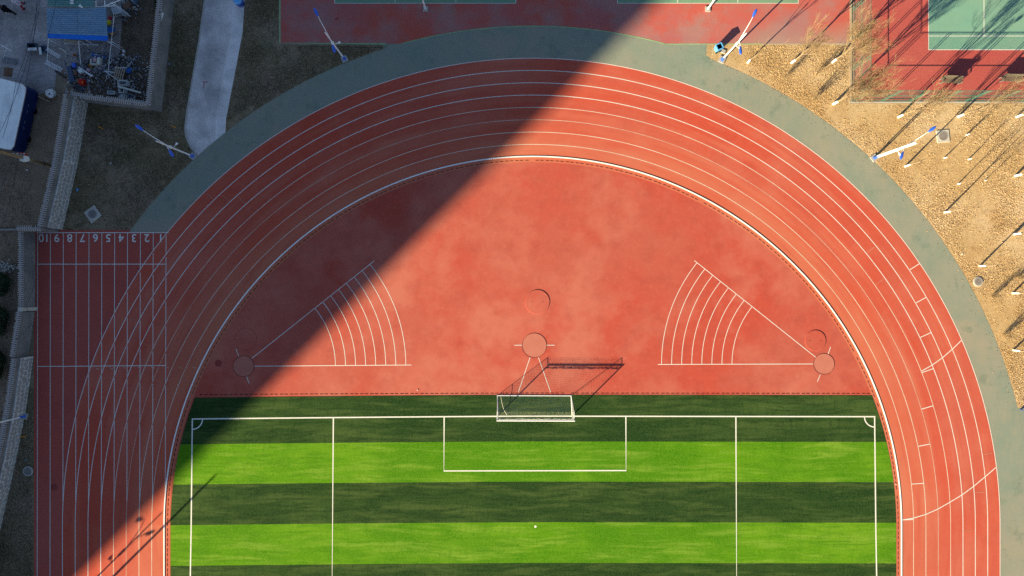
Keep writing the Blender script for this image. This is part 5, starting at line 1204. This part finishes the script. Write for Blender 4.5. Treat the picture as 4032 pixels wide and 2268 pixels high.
# ------------------------------------------------------------------ people in the yard
def person(x, y, facing, clothes, legs_m, label, hair_m='hair'):
    c = G(x, y); t = bpy.data.objects.new('person', None); COL.objects.link(t); t.location = (*c, 0); t.rotation_euler = (0, 0, facing); tag(t, label, 'person')
    V = []; E = []; Rr = []
    def add(co, r, par=None):
        V.append(co); Rr.append(r); i = len(V) - 1
        if par is not None: E.append((par, i))
        return i
    pel = add((0, 0, .95), (.155, .12)); ab = add((.02, 0, 1.12), (.15, .115), pel); ch = add((.05, 0, 1.32), (.17, .125), ab); ne = add((.09, 0, 1.47), (.06, .06), ch)
    n2 = add((.11, 0, 1.55), (.065, .065), ne); hd = add((.12, 0, 1.63), (.092, .085), n2); add((.12, 0, 1.71), (.07, .065), hd)
    for s_, st in ((1, .30), (-1, -.24)):
        hp = add((0, .10 * s_, .88), (.105, .09), pel); kn = add((st * .55 + .06, .10 * s_, .50), (.072, .07), hp); an = add((st - .04, .10 * s_, .10), (.048, .048), kn); add((st + .14, .11 * s_, .045), (.045, .035), an)
        sh = add((.05, .19 * s_, 1.38), (.072, .07), ch); el = add((.0 - st * .35, .25 * s_, 1.13), (.055, .055), sh); wr = add((.12 - st * .5, .23 * s_, .92), (.04, .04), el); hn = add((.17 - st * .5, .22 * s_, .84), (.034, .026), wr)
        for q in range(4): add((.19 - st * .5 + .008 * q, (.20 + .014 * q) * s_, .765 + .006 * abs(q - 1.5)), (.010, .010), hn)
        add((.22 - st * .5, .195 * s_, .82), (.011, .011), hn)
    me = bpy.data.meshes.new('body'); me.from_pydata(V, E, []); o = bpy.data.objects.new('body', me); COL.objects.link(o); o.parent = t
    md = o.modifiers.new('skin', 'SKIN'); o.modifiers.new('sub', 'SUBSURF').levels = 1; o.modifiers['sub'].render_levels = 1; md.use_smooth_shade = True
    for i, sv in enumerate(me.skin_vertices[0].data): sv.radius = Rr[i]; sv.use_root = (i == 0)
    me.materials.append(MATS['skin'])
    def lp(prof, name, m_, sy=.75, cx=0.0):
        mb = MB(); n_ = 16; vs = []
        for (px, r, z) in prof:
            for i in range(n_): a = 2 * math.pi * i / n_; vs.append((px + r * sy * math.cos(a), r * math.sin(a), z))
        fs = [(k * n_ + i, k * n_ + (i + 1) % n_, (k + 1) * n_ + (i + 1) % n_, (k + 1) * n_ + i) for k in range(len(prof) - 1) for i in range(n_)]
        mb.add(vs, fs); q = mb.build(name, m_, smooth=True); q.parent = t; return q
    lp([(0, .24, .70), (0, .235, .95), (.02, .22, 1.12), (.05, .255, 1.32), (.06, .22, 1.44), (.09, .10, 1.50)], 'coat', clothes)
    for s_, st in ((1, .30), (-1, -.24)):
        mb = MB(); mb.path([Vector((0, .10 * s_, .92)), Vector((st * .55 + .06, .10 * s_, .50)), Vector((st - .04, .10 * s_, .09))], .125, 12, .075); q = mb.build('trouser_leg', legs_m, smooth=True); q.parent = t
        mb = MB(); mb.path([Vector((.05, .20 * s_, 1.40)), Vector((.0 - st * .35, .25 * s_, 1.13)), Vector((.11 - st * .5, .23 * s_, .93))], .088, 12, .06); q = mb.build('sleeve', clothes, smooth=True); q.parent = t
        mb = MB(); mb.box((st + .05, .105 * s_, .045), (.28, .10, .085)); q = mb.build('shoe', 'black', bevel=.03); q.parent = t
    mb = MB(); n_ = 14; prof = [(.112, 1.62), (.118, 1.68), (.10, 1.75), (.06, 1.79), (0, 1.805)]; vs = []
    for (r, z) in prof:
        for i in range(n_): a = 2 * math.pi * i / n_; vs.append((.105 + r * math.cos(a) - .01, r * .92 * math.sin(a), z + (.04 if math.cos(a) > .3 and r > .09 else -.03 * (math.cos(a) < -.2))))
    mb.add(vs, [(k * n_ + i, k * n_ + (i + 1) % n_, (k + 1) * n_ + (i + 1) % n_, (k + 1) * n_ + i) for k in range(4) for i in range(n_)]); q = mb.build('hair', hair_m, smooth=True); q.parent = t
    for s_ in (-1, 1):
        q = MB().lathe([(0, -.012), (.012, 0), (0, .012)], (.205, .035 * s_, 1.655), 8).build('eye', 'black'); q.parent = t
        q = MB().box((.115, .098 * s_, 1.64), (.05, .02, .065)).build('ear', 'skin', bevel=.008); q.parent = t
    q = MB().box((.222, 0, 1.625), (.035, .028, .045)).build('nose', 'skin', bevel=.008); q.parent = t
    q = MB().box((.207, 0, 1.585), (.014, .05, .012)).build('mouth', 'junk_pink'); q.parent = t
person(53, 53, 2.4, 'coat_black', 'coat_black', 'person in a dark coat and dark trousers walking across the yard paving')
person(95, 27, 1.2, 'pale_top', 'red_cloth', 'person in a pale pinkish top and red trousers standing in the yard')
